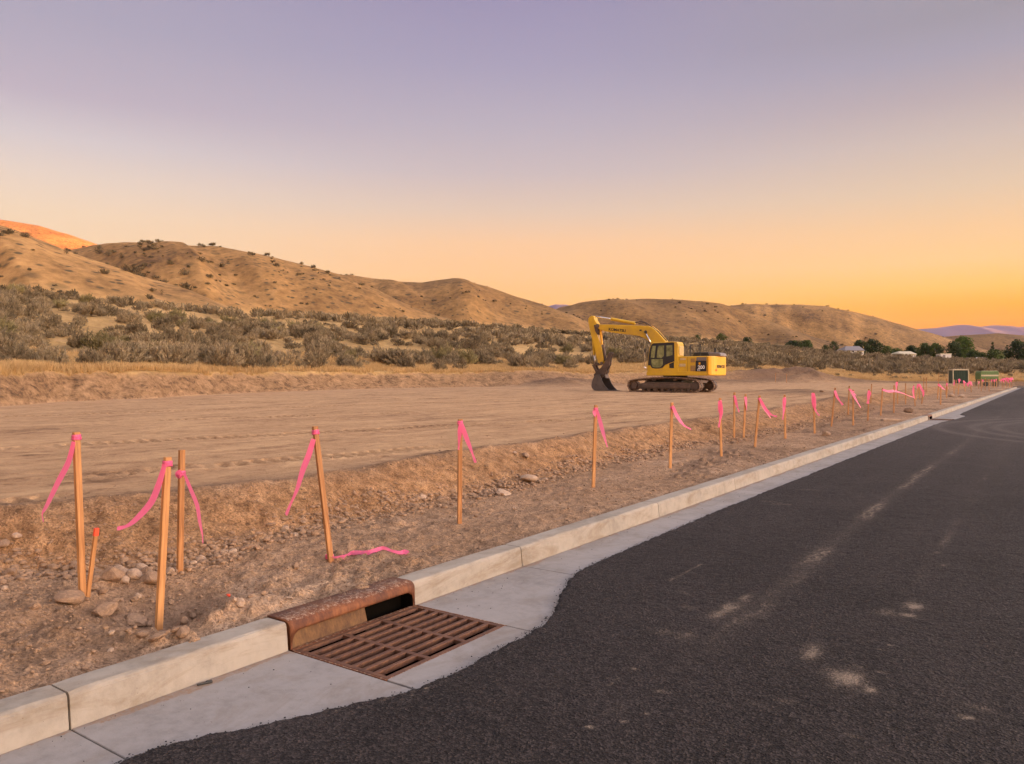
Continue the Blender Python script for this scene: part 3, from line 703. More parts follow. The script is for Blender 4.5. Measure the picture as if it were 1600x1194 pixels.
# ------------------------------------------------------------------ storm drain
def storm_drain(loc, label):
    root = empty('storm_drain', loc); tag(root, label, 'storm drain', 'storm drains in the kerb line')
    # local frame: x across (0 = kerb face), y along, z up
    Lx, y0, y1 = 0.0, .006, 1.034
    # hood: shell with rounded nose, long opening in its face
    h = MB(); r = .045; zt = .158; xf = .002
    prof = [(xf, .055)]
    prof = [(-.20, zt), (-.06, zt+.002)]
    for k in range(6):
        a_ = rad(80-k*17); prof.append((xf-r+r*math.cos(a_), zt-r+r*math.sin(a_)))
    # lip line: the bottom edge of the face, curving down at both ends
    ysn = np.linspace(y0, y1, 41); k = len(prof)+1
    vs = []; th = .012
    for yv in ysn:
        e = min(yv-y0, y1-yv)
        lip = .098 if e > .075 else .098-.10*(1-math.sqrt(max(0, 1-((.075-e)/.075)**2)))
        row = prof+[(xf+.001, lip)]
        vs += [(a_, yv, b_) for a_, b_ in row]
    fs = []
    for i in range(len(ysn)-1):
        for j in range(k-1): fs.append((i*k+j, (i+1)*k+j, (i+1)*k+j+1, i*k+j+1))
    h.add(vs, fs)
    ho = h.build('hood', M['rust'], root, smooth=True)
    so = ho.modifiers.new('thick', 'SOLIDIFY'); so.thickness = .014; so.offset = -1
    for yv in (y0+.009, y1-.009): e = MB(); e.prism([(.0, 0), (.0, .11), (-.03, .140), (-.19, .140), (-.19, -.02)], yv-.008, yv+.008); e.build('end_plate', M['rust'], root)
    b = MB(); b.prism([(-.060, .125), (-.080, .128), (-.03, -.02), (-.016, -.02)], y0+.018, .62)
    b.build('back_plate', M['rust_amber'], root)
    b2 = MB(); b2.box((-.105, .52, .045), (.01, 1.0, .17)); b2.box((-.05, 1.014, .04), (.10, .012, .16)); b2.build('throat_wall', M['void'], root)
    # grate
    gx0, gx1, gy0, gy1 = .026, .734, .018, 1.032
    f = MB(); w = .028
    f.box(((gx0+w/2), (gy0+gy1)/2, -.012), (w, gy1-gy0, .024)); f.box(((gx1-w/2), (gy0+gy1)/2, -.012), (w, gy1-gy0, .024))
    f.box(((gx0+gx1)/2, gy0+w/2, -.0115), (gx1-gx0-2*w, w, .024)); f.box(((gx0+gx1)/2, gy1-w/2, -.0115), (gx1-gx0-2*w, w, .024))
    f.build('grate_frame', M['rust_grate'], root, bevel=.003)
    c = MB(); L_ = (gy1-gy0-2*w); s3 = L_/3
    for i in (1, 2): c.box(((gx0+gx1)/2, gy0+w+s3*i, -.0135), (gx1-gx0-2*w, .034, .024))
    c.build('grate_crossbar', M['rust_grate'], root, bevel=.003)
    nb = 8; span = gx1-gx0-2*w; pitch = span/nb
    for i in range(1, nb):
        q_ = MB(); cx = gx0+w+pitch*i
        q_.prism([(cx-.014, -.004), (cx-.011, 0), (cx+.011, 0), (cx+.014, -.004), (cx+.009, -.030), (cx-.009, -.030)], gy0+w*.5, gy1-w*.5)
        for (vx) in (): pass
        q_.build('grate_bar', M['rust_grate'], root)
    p = MB()   # catch basin below, open to the sky through the slots
    for (cx, cy, dx, dy) in ((-.30, .52, .04, 1.2), (.76, .52, .03, 1.2), (.23, -.012, 1.1, .03), (.23, 1.056, 1.1, .03)): p.box((cx, cy, -.42), (dx, dy, .70))
    p.box((.23, .52, -.78), (1.2, 1.2, .03)); p.box((-.14, .33, -.10), (.24, .64, .04))
    p.build('catch_basin', M['void'], root)
    fr = MB()  # angle-iron seat around the grate
    fr.box((.008, .525, -.006), (.030, 1.03, .012)); fr.box((.380, .009, -.006), (.72, .010, .012)); fr.box((.380, 1.041, -.006), (.74, .010, .012)); fr.box((.741, .525, -.0075), (.010, 1.02, .012))
    fr.build('grate_seat', M['rust'], root)
    return root
storm_drain((KF, 2.80, 0), 'rusty kerb inlet with brown iron hood and three row slotted grate in the near gutter')
storm_drain((KF, 30.4, 0), 'small distant rusty inlet in the gap of the far kerb')

# ------------------------------------------------------------------ rocks
def rock_mesh(seed, rough=.16, sub=3):
    import bmesh
    bm = bmesh.new(); bmesh.ops.create_icosphere(bm, subdivisions=sub, radius=.5)
    rn = random.Random(seed); sc = (1, rn.uniform(.65, .95), rn.uniform(.5, .8)); off = rn.uniform(0, 50)
    pl_ = [Vector((rn.gauss(0, 1), rn.gauss(0, 1), rn.gauss(0, 1))).normalized() for _ in range(9)]
    for v_ in bm.verts:
        d = v_.co.normalized(); r_ = .5
        for n_ in pl_:
            q_ = d.dot(n_)
            if q_ > 0: r_ = min(r_, .37/max(q_, .01))
        a_ = np.array([d.x*2.2+off]); b_ = np.array([d.y*2.2+d.z*1.7+off])
        r_ *= 1+rough*float(fbm(a_, b_, seed, 3)[0])
        v_.co = Vector((d.x*r_*sc[0], d.y*r_*sc[1], d.z*r_*sc[2]))
    me = bpy.data.meshes.new('rock'); bm.to_mesh(me); bm.free()
    return me
RM = []
for i in range(10):
    me = rock_mesh(500+i); me.materials.append(M['rock'] if i % 3 else M['rock_pale']); RM.append(me)
def c1(x, y): return x/2.884, 780+y/2.884
ROCKS = [  # crop coords, width in crop px, squash, label or None
 (195, 300, 26, 1, 0), (240, 312, 38, 1, 0), (270, 305, 24, 1, 0), (298, 310, 30, 1, 0), (325, 302, 26, 1, 0), (290, 335, 28, 1, 0), (302, 352, 34, .8, 0), (222, 332, 42, .5, 0), (185, 285, 26, 1, 0),
 (348, 325, 26, 1, 0), (260, 345, 30, .8, 0), (435, 330, 36, 1, 0), (430, 362, 36, 1, 0), (565, 328, 36, 1, 0), (565, 367, 38, .9, 0), (535, 318, 40, 1, 0), (640, 310, 40, 1, 0), (765, 322, 46, .8, 0), (660, 320, 42, 1, 0), (540, 350, 30, 1, 0),
 (420, 398, 48, .8, 0), (465, 415, 40, .9, 0), (520, 462, 34, 1, 0), (605, 452, 30, 1, 0), (622, 438, 26, 1, 0), (675, 560, 30, 1, 0), (640, 606, 44, .8, 0), (870, 530, 28, 1, 0), (830, 552, 40, 1, 0), (790, 590, 34, .8, 0), (575, 585, 34, .6, 0), (500, 600, 26, .8, 0),
 (850, 318, 26, 1, 0), (870, 290, 28, 1, 0), (905, 268, 40, 1, 0), (940, 200, 26, 1, 0), (975, 240, 30, 1, 0), (1010, 235, 34, .8, 0), (1050, 235, 30, .8, 0), (1120, 215, 40, .7, 0), (1160, 215, 34, .8, 0), (1200, 180, 28, 1, 0), (1285, 130, 30, 1, 0), (1365, 150, 30, 1, 0), (1420, 150, 34, .8, 0), (1330, 160, 24, 1, 0),
 (385, 762, 28, 1, 0), (130, 660, 26, .7, 0), (60, 690, 24, .7, 0), (500, 680, 24, .8, 0), (1190, 422, 30, .8, 0), (1305, 440, 30, .5, 0), (1125, 438, 18, 1, 0), (20, 408, 26, 1, 0), (100, 560, 26, .7, 0), (770, 470, 26, 1, 0), (420, 690, 24, .8, 0),
]
SPECIAL = [
 (510, 337, 82, .85, 'large lumpy tan rock in the row of stones behind the painted hub'),
 (610, 336, 58, .9, 'rounded brown rock between the large lumpy rock and the broad boulder'),
 (690, 336, 104, .62, 'broad flat brown boulder just left of the second tall stake'),
 (315, 427, 118, .6, 'pale crusty clod beside the foot of the leftmost tall stake'),
 (160, 480, 46, .9, 'rounded tan stone lying alone at far left below the pale clod'),
 (50, 333, 52, .9, 'isolated round stone at the left end of the rocky heap'),
 (15, 203, 56, .5, 'flat pale stone at the left frame edge on the pad lip'),
 (75, 168, 34, .8, 'small pale stone on the pad behind the left stakes'),
 (470, 492, 96, .7, 'big pale rock in the hollow between the two front stakes'),
 (610, 530, 100, .5, 'wide flat rock half buried above the crushed gravel patch'),
 (825, 605, 62, .8, 'grey stone at the kerb right of the second stake foot'),
 (715, 602, 78, .42, 'flat grey slab stone right under the second stake foot'),
 (205, 735, 34, .6, 'small whitish stone on the flat dirt near the kerb at lower left'),
 (1330, 305, 34, 1.2, 'upright pointed tan stone left of the stake with ribbon on the ground'),
 (1085, 468, 40, 1, 'dark jagged clod beside the orange pebble'),
 (1057, 462, 28, 1, 'small dark clod between the orange pebble and the jagged clod'),
]
def put_rock(px, py, wpx, sq, mi=None, mat=None):
    t, p = hit(px, py); w = wpx/1200*t
    o = bpy.data.objects.new('rock', RM[mi if mi is not None else RNG.integers(0, 10)]); C.objects.link(o)
    o.location = (p.x, p.y, p.z+w*.30*sq); o.scale = (w*1.3, w*1.25, w*sq*1.5)
    o.rotation_euler = (RNG.uniform(-.3, .3), RNG.uniform(-.3, .3), RNG.uniform(0, 6.28))
    return o
for i, (x, y, w, sq, _) in enumerate(ROCKS):
    px, py = c1(x, y); o = put_rock(px, py+w*.12, w/2.884, sq)
    if x > 1000 and y < 330: tag(o, 'small brown stone at the bank foot between left stakes and leaning stake', 'rock', 'stones at the foot of the bank')
    elif x > 830 and y < 330: tag(o, 'small brown stone at the bank foot just right of the bare topped stake', 'rock', 'stones right of the bare topped stake')
    elif x < 345 and y < 420: tag(o, 'small rounded stone in the cluster left of the leftmost tall stake', 'rock', 'stones left of the leftmost stake')
    elif y < 420: tag(o, 'fist sized brown stone in the row between the leftmost stake and the stake pair', 'rock', 'stones in the heap behind the stakes')
    elif x < 345: tag(o, 'loose tan stone on the bare dirt at the lower left', 'rock', 'loose stones at the lower left')
    else: tag(o, 'loose tan stone in the dug soil between stakes and kerb', 'rock', 'loose stones near the kerb')
for (x, y, w, sq, lab) in SPECIAL:
    px, py = c1(x, y); tag(put_rock(px, py+w*.12, w/2.884, sq), lab, 'rock')
def c6(x, y): return 640+x/4.444, 680+y/4.444
for (x, y, w, sq, lab) in [(830, 325, 95, .5, 'long grey brown rock at the bank foot beyond the fifth stake'), (940, 322, 38, .8, 'dark brown block of soil right of the long grey rock'), (650, 412, 100, .4, 'flat reddish tan rock on the bare strip at the bank foot'), (725, 514, 34, .7, 'small tan stone on the bare strip between two stakes'), (95, 447, 42, .8, 'orange tan clod stuck in the lower bank face'), (460, 568, 26, 1, 'small round stone right of the stake with short ribbon'), (730, 130, 30, .8, 'pale stone on the bank crest beyond the stakes'), (810, 152, 60, .6, 'orange tan clod on the crest of the bank'), (570, 290, 20, 1, 'small tan pebble high on the bank face')]:
    px, py = c6(x, y); tag(put_rock(px, py, w/4.444, sq), lab, 'rock')
for (px, py, w, lab) in [(1290.5, 681, 12, 'dark round clod on the strip near the distant kerb'), (1284, 613, 6, 'lone dark clod sitting on the far pad'), (1502, 621, 8, 'dark clod on the strip beyond the second inlet'), (1486, 620, 7, 'brown clod left of the dark clod beyond the second inlet'), (851, 751, 7, 'small stone on the strip between two stakes'), (1420, 645, 14, 'low dark heap of clods near the second inlet')]:
    tag(put_rock(px, py, w, .8), lab, 'rock')
op = bpy.data.objects.new('pebble', rock_mesh(777)); C.objects.link(op); op.data.materials.append(M['orange_paint'])
t_, p_ = hit(*c1(1030, 442)); op.location = (p_.x, p_.y, p_.z+.012); op.scale = (.036, .03, .035); tag(op, 'small orange painted pebble on the dirt behind the kerb', 'pebble')
stk = MB(); sp_ = at(320, 1070, CAM_H*1200/(1070-588)); stk.box((0, 0, 0), (.075, .012, .010)); stk.box((.02, .002, .006), (.03, .009, .006))
so_ = stk.build('twig', M['black'], bevel=.003); so_.location = (sp_.x, sp_.y, .008); so_.rotation_euler = (0, 0, rad(72)); tag(so_, 'short black stick lying in the near gutter', 'debris')

def scatter_mesh(name, protoV, protoF, pos, scale, rotz, mat, tilt=None, leafv=None):
    """one joined mesh made of many copies; protoV list of arrays, random choice"""
    VV = []; FF = []; LV = []; n0 = 0; which = RNG.integers(0, len(protoV), len(pos))
    for k in range(len(protoV)):
        ii = np.where(which == k)[0]
        if len(ii) == 0: continue
        V = protoV[k]; Fk = protoF[k]; c = np.cos(rotz[ii]); s_ = np.sin(rotz[ii])
        sc = scale[ii]
        if sc.ndim == 1: sc = np.stack([sc]*3, -1)
        P = V[None]*sc[:, None, :]
        Xr = P[..., 0]*c[:, None]-P[..., 1]*s_[:, None]; Yr = P[..., 0]*s_[:, None]+P[..., 1]*c[:, None]
        P = np.stack([Xr, Yr, P[..., 2]], -1)+pos[ii][:, None, :]
        VV.append(P.reshape(-1, 3)); m_ = len(V)
        FF.append((Fk[None]+(np.arange(len(ii))*m_)[:, None, None]).reshape(-1, Fk.shape[1])+n0); n0 += P.shape[0]*m_
        if leafv is not None: LV.append(np.tile(leafv[k], len(ii))*.6+np.repeat(RNG.random(len(ii)), m_)*.4)
    o = mesh_np(name, np.concatenate(VV), np.concatenate(FF), mat)
    if leafv is not None:
        a_ = o.data.attributes.new('leafv', 'FLOAT', 'POINT'); a_.data.foreach_set('value', np.concatenate(LV).astype(np.float32))
    return o
# gravel: uncountable small stones
def gravel():
    PV, PF = [], []
    for s_ in range(6):
        me = rock_mesh(600+s_, .2, 2 if 0 else 1)
        v_ = np.zeros(len(me.vertices)*3, dtype=np.float32); me.vertices.foreach_get('co', v_); PV.append(v_.reshape(-1, 3).astype(float))
        f_ = np.zeros(len(me.polygons)*3, dtype=np.int32); me.loops.foreach_get('vertex_index', f_); PF.append(f_.reshape(-1, 3))
    P = []
    n = 230000
    y = RNG.uniform(0, 1, n)**1.8*34+.4; x = RNG.uniform(-8.5, -3.72, n)
    toe = ip(y, TOE); cr = ip(y, CREST)
    w = .10+1.5*np.exp(-((x-toe-.03)/.20)**2)+.30*(x < toe)*(x > cr)
    w *= np.where(x < cr-.1, .10, 1)
    w += 1.0*np.exp(-(((x+4.9)/.5)**2+((y-2.6)/.5)**2))
    cl = sstep(-.1, .6, fbm(x*1.2, y*1.2, 701, 3)); w *= .35+cl; w += .22*(y < 4.5)*(x > toe)*sstep(-.4, .4, fbm(x*2, y*2, 703, 3))
    k = RNG.random(n) < w*.75; x = x[k]; y = y[k]
    z, _ = terrain(x, y)
    s_ = .005+.030*RNG.random(len(x))**4; s_ *= np.where(y < 6, 1, 1.25)*np.where(np.abs(x-ip(y, TOE)-.03) < .28, 2.1, 1)
    o = scatter_mesh('gravel', PV, PF, np.stack([x, y, z+s_*.1], -1), np.stack([s_*1.2, s_, s_*.9], -1), RNG.uniform(0, 6.28, len(x)), M['rock'])
    tag(o, 'loose gravel and crumbled soil strewn over the dirt strip and bank', 'gravel', kind='stuff')
    # grit on gutter and road edge
    n = 420; y = RNG.uniform(.8, 14, n); x = KF+.02+RNG.random(n)**1.6*.55
    k = ~((x > -3.47) & (x < -2.74) & (y > 2.79) & (y < 3.85)) & (x < ip(y, EDGE)+.02); x = x[k]; y = y[k]
    s_ = .003+.009*RNG.random(len(x))**3
    o = scatter_mesh('road_grit', PV, PF, np.stack([x, y, s_*.3], -1), np.stack([s_, s_, s_*.8], -1), RNG.uniform(0, 6.28, len(x)), M['black'])
    tag(o, 'black asphalt crumbs scattered on the concrete gutter', 'grit', kind='stuff')
    n = 1500; y = .9+RNG.random(n)**1.5*9; x = ip(y, EDGE)-np.abs(RNG.normal(0, .022, n))+.012
    s_ = .004+.011*RNG.random(n)**2
    o = scatter_mesh('edge_crumbs', PV, PF, np.stack([x, y, .004+s_*.3], -1), np.stack([s_, s_, s_*.8], -1), RNG.uniform(0, 6.28, n), M['black'])
    tag(o, 'dark asphalt crumbs lining the ragged edge of the new road surface', 'crumbs', kind='stuff')
    n = 900; y = RNG.uniform(2.83, 3.80, n); x = KF-.02-RNG.random(n)**.8*.17
    k = RNG.random(n) < sstep(-.2, .5, fbm(x*14, y*14, 711, 3)); x = x[k]; y = y[k]
    s_ = .003+.006*RNG.random(len(x))**2
    o = scatter_mesh('hood_grit', PV, PF, np.stack([x, y, .160+s_*.2], -1), np.stack([s_, s_, s_*.7], -1), RNG.uniform(0, 6.28, len(x)), M['rock_pale'])
    tag(o, 'pale grit scattered on top of the rusty inlet hood', 'grit', kind='stuff')
gravel()

# ------------------------------------------------------------------ survey stakes
def catmull(P, n=6):
    P = [P[0]]+list(P)+[P[-1]]; out = []
    for i in range(1, len(P)-2):
        for k in range(n):
            t = k/n; a_, b_, c, d = P[i-1], P[i], P[i+1], P[i+2]
            out.append(.5*((2*b_)+(c-a_)*t+(2*a_-5*b_+4*c-d)*t*t+(-a_+3*b_-3*c+d)*t**3))
    out.append(P[-2]); return out
RV = Vector((R2[0], R2[1], 0)); FV = Vector((F2[0], F2[1], 0))
def ribbon_mb(mb, pts, width, twist=0.0, phase=0.0, flat=False):
    P = catmull([Vector(p) for p in pts], 7); n = len(P)
    vs = []
    for i, p in enumerate(P):
        d = (P[min(i+1, n-1)]-P[max(i-1, 0)]).normalized()
        if flat: side = d.cross(Vector((0, 0, 1))).normalized()
        else: side = d.cross(FV).normalized()
        nrm = side.cross(d)
        a_ = phase+twist*i/(n-1)
        s_ = (side*math.cos(a_)+nrm*math.sin(a_))
        s_ = s_ if s_.length > .1 else side
        f_ = i/(n-1)
        w = width*(.55+.75*abs(math.sin(f_*math.pi*1.1+.35+phase)))*(1 if i < n-2 else .8)
        vs += [p-s_*w/2, p+s_*w/2]
    mb.add(vs, [(2*i, 2*i+1, 2*i+3, 2*i+2) for i in range(n-1)])
def stake(base, top, ribs, label, name='survey_stake', cat='survey stake', group='wooden survey stakes along the kerb', w=.040, d=.026, rot=24, tie=.045, tiepx=None, wood=None, rw=.035, t=None, cap=None):
    if t is None:
        t, p = hit(*base)
    else:
        b_ = at(base[0], base[1], t); p = Vector((b_.x, b_.y, H(b_.x, b_.y)))
    tp = at(top[0], top[1], t)
    root = empty(name, p); tag(root, label, cat, group)
    ax = tp-p; Ln = ax.length; ax.normalize()
    toc = Vector((-p.x, -p.y, 0)).normalized(); fr = Matrix.Rotation(rad(rot), 3, 'Z') @ toc      # front normal turned to the right
    sd_ = fr.cross(ax).normalized(); fr = ax.cross(sd_).normalized()
    R_ = Matrix((sd_, fr, ax)).transposed()
    mb = MB(); mb.box((0, 0, (Ln-.12)/2), (w, d, Ln+.12))
    po = mb.build('post', M['wood'], root, bevel=.0018, seg=1)
    po.rotation_euler = R_.to_euler()
    if cap is not None:
        cb = MB(); cb.box((0, 0, Ln-cap/2), (w+.003, d+.003, cap)); co = cb.build('painted_tip', M['orange_paint'], root, bevel=.002, seg=1); co.rotation_euler = R_.to_euler()
    if ribs:
        rb = MB()
        ty = tiepx if tiepx is not None else ribs[0][0][1]
        fz = (p.z+ax.z*Ln-(CAM_H-(ty-588)/1200*t))/max(ax.z, .1)
        zc_ = Ln-fz
        vs = []
        rb.box(R_ @ Vector((0, 0, zc_)), (w+.006, d+.006, tie*.7), R_)
        rb.box(R_ @ Vector((0, 0, zc_-.012)), (w+.009, d+.009, tie*.3), R_)
        for k, rp in enumerate(ribs):
            pts = []
            for j, q_ in enumerate(rp):
                dz = -.03 if len(q_) < 3 else q_[2]
                pts.append(at(q_[0], q_[1], t+dz)-p)
            ribbon_mb(rb, pts, rw, twist=random.uniform(.5, 1.3)*random.choice((-1, 1)), phase=random.uniform(-.35, .35))
        rb.build('flagging_ribbon', M['pink'], root, smooth=True)
    return root, t, p
s1, t1, p1 = stake((129, 932), (119, 675), [[(115, 690), (107, 722), (90, 755), (73, 790), (66, 803), (68, 816)]], 'leftmost tall stake leaning left with long pink ribbon blowing left', tiepx=683, rot=32)
stake((137, 914), (151, 825), [], 'short lath with orange painted tip beside the leftmost tall stake', name='hub_stake', group=None, w=.024, d=.020, cap=.052, t=t1+.02)
stake((248, 983), (262, 714), [[(257, 727), (248, 757), (236, 785), (214, 810), (198, 822), (183, 826)]], 'tall stake closest to the kerb with pink ribbon curling left', tiepx=724, rot=32)
stake((281, 893), (284, 703), [[(287, 738), (298, 765), (308, 790), (312, 815), (316, 835), (317, 849)], [(283, 736), (277, 741), (280, 746), (284, 742)]], 'tall bare topped stake with low tied ribbon hanging right, second in the left cluster', tiepx=739, rot=32)
s5, t5, p5 = stake((517, 878), (492, 666), [[(490, 686), (482, 712), (473, 735), (464, 765), (453, 790), (447, 805)]], 'strongly left leaning stake with ribbon hanging left and ribbon on the ground', tiepx=675, rot=32)
gr_ = MB(); pts = []
for (x, y) in [(515, 877), (528, 878), (540, 874), (550, 868), (575, 867), (598, 861), (612, 865), (626, 869), (632, 865), (637, 868)]:
    tt, pp = hit(x, y); pts.append(Vector((pp.x, pp.y, pp.z+.016))-p5)
ribbon_mb(gr_, pts, .035, twist=2.2, phase=.5, flat=True); gr_.box(pts[0]+Vector((0, 0, .012)), (.05, .04, .035))
gr_.build('ground_ribbon', M['pink'], s5, smooth=True)
stake((718, 818), (719, 655), [[(721, 662), (728, 682), (736, 703), (743, 723)], [(720, 662, -.04), (718, 680, -.05), (716.5, 703, -.05)]], 'upright stake with short ribbon hanging right, standing left of the excavator arm', tiepx=660, rot=18)
stake((927, 762), (931, 633), [[(933, 641), (938, 660), (944, 682), (949, 699)], [(929, 641), (930, 652)]], 'stake in front of the excavator bucket with ribbon hanging right', tiepx=639, rw=.045)
stake((1047, 732), (1050, 629), [[(1051, 634), (1058, 650), (1068, 664), (1080, 671)]], 'stake below the excavator tracks with ribbon curving right', tiepx=637, rw=.045)
stake((1127, 713), (1125, 622), [[(1124, 627), (1125, 640), (1126, 650), (1123, 668)], [(1126, 627), (1127, 645), (1124, 660)]], 'stake under the excavator counterweight with ribbon wrapped straight down', tiepx=627, rw=.05)
stake((1147, 684.5), (1147.5, 613), [[(1148, 619), (1151, 632), (1155, 644)]], 'slim stake at the bank foot with thin ribbon, left of a pair', tiepx=619, rw=.045)
stake((1162, 685), (1165, 616), [[(1165, 621), (1167, 641)]], 'slim stake at the bank foot with short straight ribbon, right of a pair', tiepx=621, rw=.055)
stake((1179.5, 698), (1187, 618), [[(1187, 623), (1195, 639), (1204, 653)], [(1188, 624), (1196, 639), (1205, 648), (1214, 651)]], 'right leaning stake with two ribbon tails blowing right', tiepx=623, rw=.045)
stake((1227, 686), (1226, 617), [[(1225, 622), (1225, 638), (1223, 656)], [(1226, 622), (1227, 636)]], 'stake with ribbon hanging down its left side, beyond the two tailed stake', tiepx=622, rw=.06)
stake((1273, 678), (1271, 613), [[(1269.5, 614), (1271, 630), (1274, 641), (1280.5, 650)], [(1272, 616), (1273, 630), (1274, 641)]], 'stake with thick ribbon curving right before the dark clod', tiepx=616, rw=.06)
stake((1299, 667), (1305, 606), [[(1304.5, 611), (1309, 622), (1317, 633)]], 'right leaning stake with short curved ribbon on the mid strip', tiepx=611, rw=.06)
stake((1325, 649), (1327, 603), [[(1327, 608), (1333, 614), (1338, 618)]], 'small stake standing on the pad lip left of its nearer partner', tiepx=608, rw=.06)
stake((1333, 665), (1333, 609), [[(1329, 609), (1336, 622), (1345, 637)]], 'stake with straight slanted ribbon, nearer one of an overlapping pair', tiepx=612, rw=.06)
stake((1356, 657.5), (1357.5, 608), [[(1358, 611), (1357, 621), (1356, 631)], [(1357, 611), (1360, 618)]], 'stake with ribbon bunched straight down, beside a bare stake', tiepx=611, rw=.08)
stake((1360.5, 630), (1362, 600), [], 'bare stake behind the bunched ribbon stake')
_, tb1, pb1 = stake((1376, 650), (1379, 606), [], 'stake holding the left end of the strung pink ribbon')
_, tb2, pb2 = stake((1396.5, 646), (1397, 602), [], 'stake under the middle of the strung pink ribbon')
stake((1402.5, 612), (1402, 595), [[(1401, 597), (1401, 604), (1401, 611)]], 'stake with ribbon standing up behind the strung ribbon', t=38, rw=.10, tiepx=598)
stake((1415, 617), (1415, 599), [], 'bare stake behind the sagging strung ribbon', t=38)
_, tb3, pb3 = stake((1430, 635), (1427.5, 602), [[(1427.5, 603), (1427, 613), (1429, 623)]], 'stake holding the right end of the strung pink ribbon', rw=.07, tiepx=604)
stake((1431, 630), (1434, 607), [], 'thin bare lath leaning right just beyond the strung ribbon', t=44)
bt = MB()   # ribbon strung between stakes
prev = []
for (x, y, tt) in [(1379, 609, tb1-.05), (1388, 611.5, (tb1+tb2)/2), (1397, 611, tb2-.05), (1402, 612, tb2+1), (1412, 615, (tb2*.5+tb3*.5)), (1420, 618.5, tb3*.9+tb2*.1), (1428, 621, tb3-.05)]: prev.append(at(x, y, tt))
o0 = prev[0].copy(); ribbon_mb(bt, [p-o0 for p in prev], .07, .8, .1)
b_o = bt.build('strung_ribbon', M['pink'], smooth=True); b_o.location = o0; tag(b_o, 'pink ribbon strung slackly across three stakes on the mid strip', 'ribbon')
FARS = [((1437, 613), (1435.5, 600), [[(1435, 600), (1433, 607)], [(1436, 600), (1441, 610), (1443.5, 618)]], 46, 'stake with a long slanting ribbon between the strung ribbon and the paired bare stakes', .10),
 ((1440, 631), (1443.5, 608), [[(1443, 611), (1442.5, 620)]], 38, 'leaning stake in front of the paired bare stakes', .07),
 ((1443.5, 610), (1443.5, 590), [], 60, 'left one of two tall bare stakes behind the mid strip', .1),
 ((1447, 611), (1447.5, 590), [], 60, 'right one of two tall bare stakes behind the mid strip', .1),
 ((1465, 623), (1466.5, 599), [[(1466, 600), (1471, 605), (1477, 609.5)], [(1466, 600), (1467, 605)]], 46, 'stake with wide ribbon flying right above the second inlet', .10),
 ((1469.5, 633), (1470, 605), [], 38, 'bare stake nearest the second inlet', .1),
 ((1479, 622), (1480, 598), [[(1480, 599), (1477.5, 606)], [(1480, 599), (1481.5, 607)]], 48, 'stake with split ribbon between the inlet and the green box', .10),
 ((1478, 615), (1479, 592), [], 56, 'bare stake tip behind the split ribbon stake', .1),
 ((1490.5, 615), (1491, 593), [[(1491, 596), (1490.5, 603)]], 58, 'ribboned stake at the left corner of the dark green box', .08),
 ((1493.5, 605), (1494, 593.5), [], 80, 'thin stake standing before the dark green box', .1),
 ((1497, 614), (1499, 592.5), [[(1497, 594), (1499, 593), (1501, 595)], [(1499, 593), (1498.5, 600)]], 58, 'leaning ribboned stake before the dark green box', .10),
 ((1508, 609), (1506, 594.5), [[(1505, 595), (1510, 599)], [(1506, 595), (1507, 604)]], 68, 'ribboned stake at the right corner of the dark green box', .10),
 ((1517.5, 611), (1516.5, 596), [[(1516, 596), (1512, 601), (1514, 604)], [(1516, 596), (1520, 604)], [(1516, 596), (1517, 605)]], 66, 'stake with bushy bundle of ribbon tails right of the dark green box', .13),
 ((1529, 603), (1530, 595), [[(1530, 596), (1529, 600)]], 85, 'short ribboned stake left of the green trailer', .1),
 ((1533, 609), (1533, 591), [], 70, 'bare stake at the left end of the green trailer', .1),
 ((1539, 606), (1540, 591), [], 76, 'slender bare stake before the green trailer', .1),
 ((1545.5, 609.5), (1545, 592), [], 70, 'nearest bare stake before the green trailer', .1),
 ((1550, 601), (1550, 592), [[(1550, 593), (1549, 597)]], 90, 'small ribboned stake below the green trailer', .1),
 ((1557, 600), (1557, 592), [[(1557, 592), (1556, 596)]], 95, 'small ribboned stake at the right end of the green trailer', .1),
 ((1466, 591), (1467, 582.5), [], 104, 'faint distant stake in the dry grass left of the dark green box', .1),
 ((1211.5, 592), (1212, 583), [], 92, 'faint stake against the far spoil heap, left of two', .1),
 ((1229, 592), (1229, 584), [], 92, 'faint stake against the far spoil heap, right of two', .1)]
for (b_, tp, rb, tt, lab, rw) in FARS: stake(b_, tp, rb, lab, t=tt, rw=rw, w=.05, d=.04, tie=.08, tiepx=(tp[1]+2 if rb else None), group='small far survey stakes')
for i, (x, y0, y1) in enumerate([(1566, 606, 592), (1569, 601, 591), (1573, 600, 590), (1577, 601, 591), (1581, 599, 590), (1535.5, 603, 593), (1553.5, 602, 593)]):
    rb = [[(x, y1), (x-2+i % 3, y1+4), (x-1+i % 2, y1+7)], [(x, y1), (x+2, y1+3), (x+3, y1+5)], [(x, y1+1), (x-3, y1+2)]] if i < 5 else [[(x, y1), (x, y1+4)]]
    stake((x, y0), (x, y1), rb, 'far stake bunched with pink ribbon at the far right end of the row' if i < 5 else 'tiny ribboned stake in the row under the green trailer', t=92, rw=.16, w=.05, d=.04, tie=.1, tiepx=y1+1, group='stakes bunched with ribbon at the far end' if i < 5 else 'tiny stakes under the green trailer')
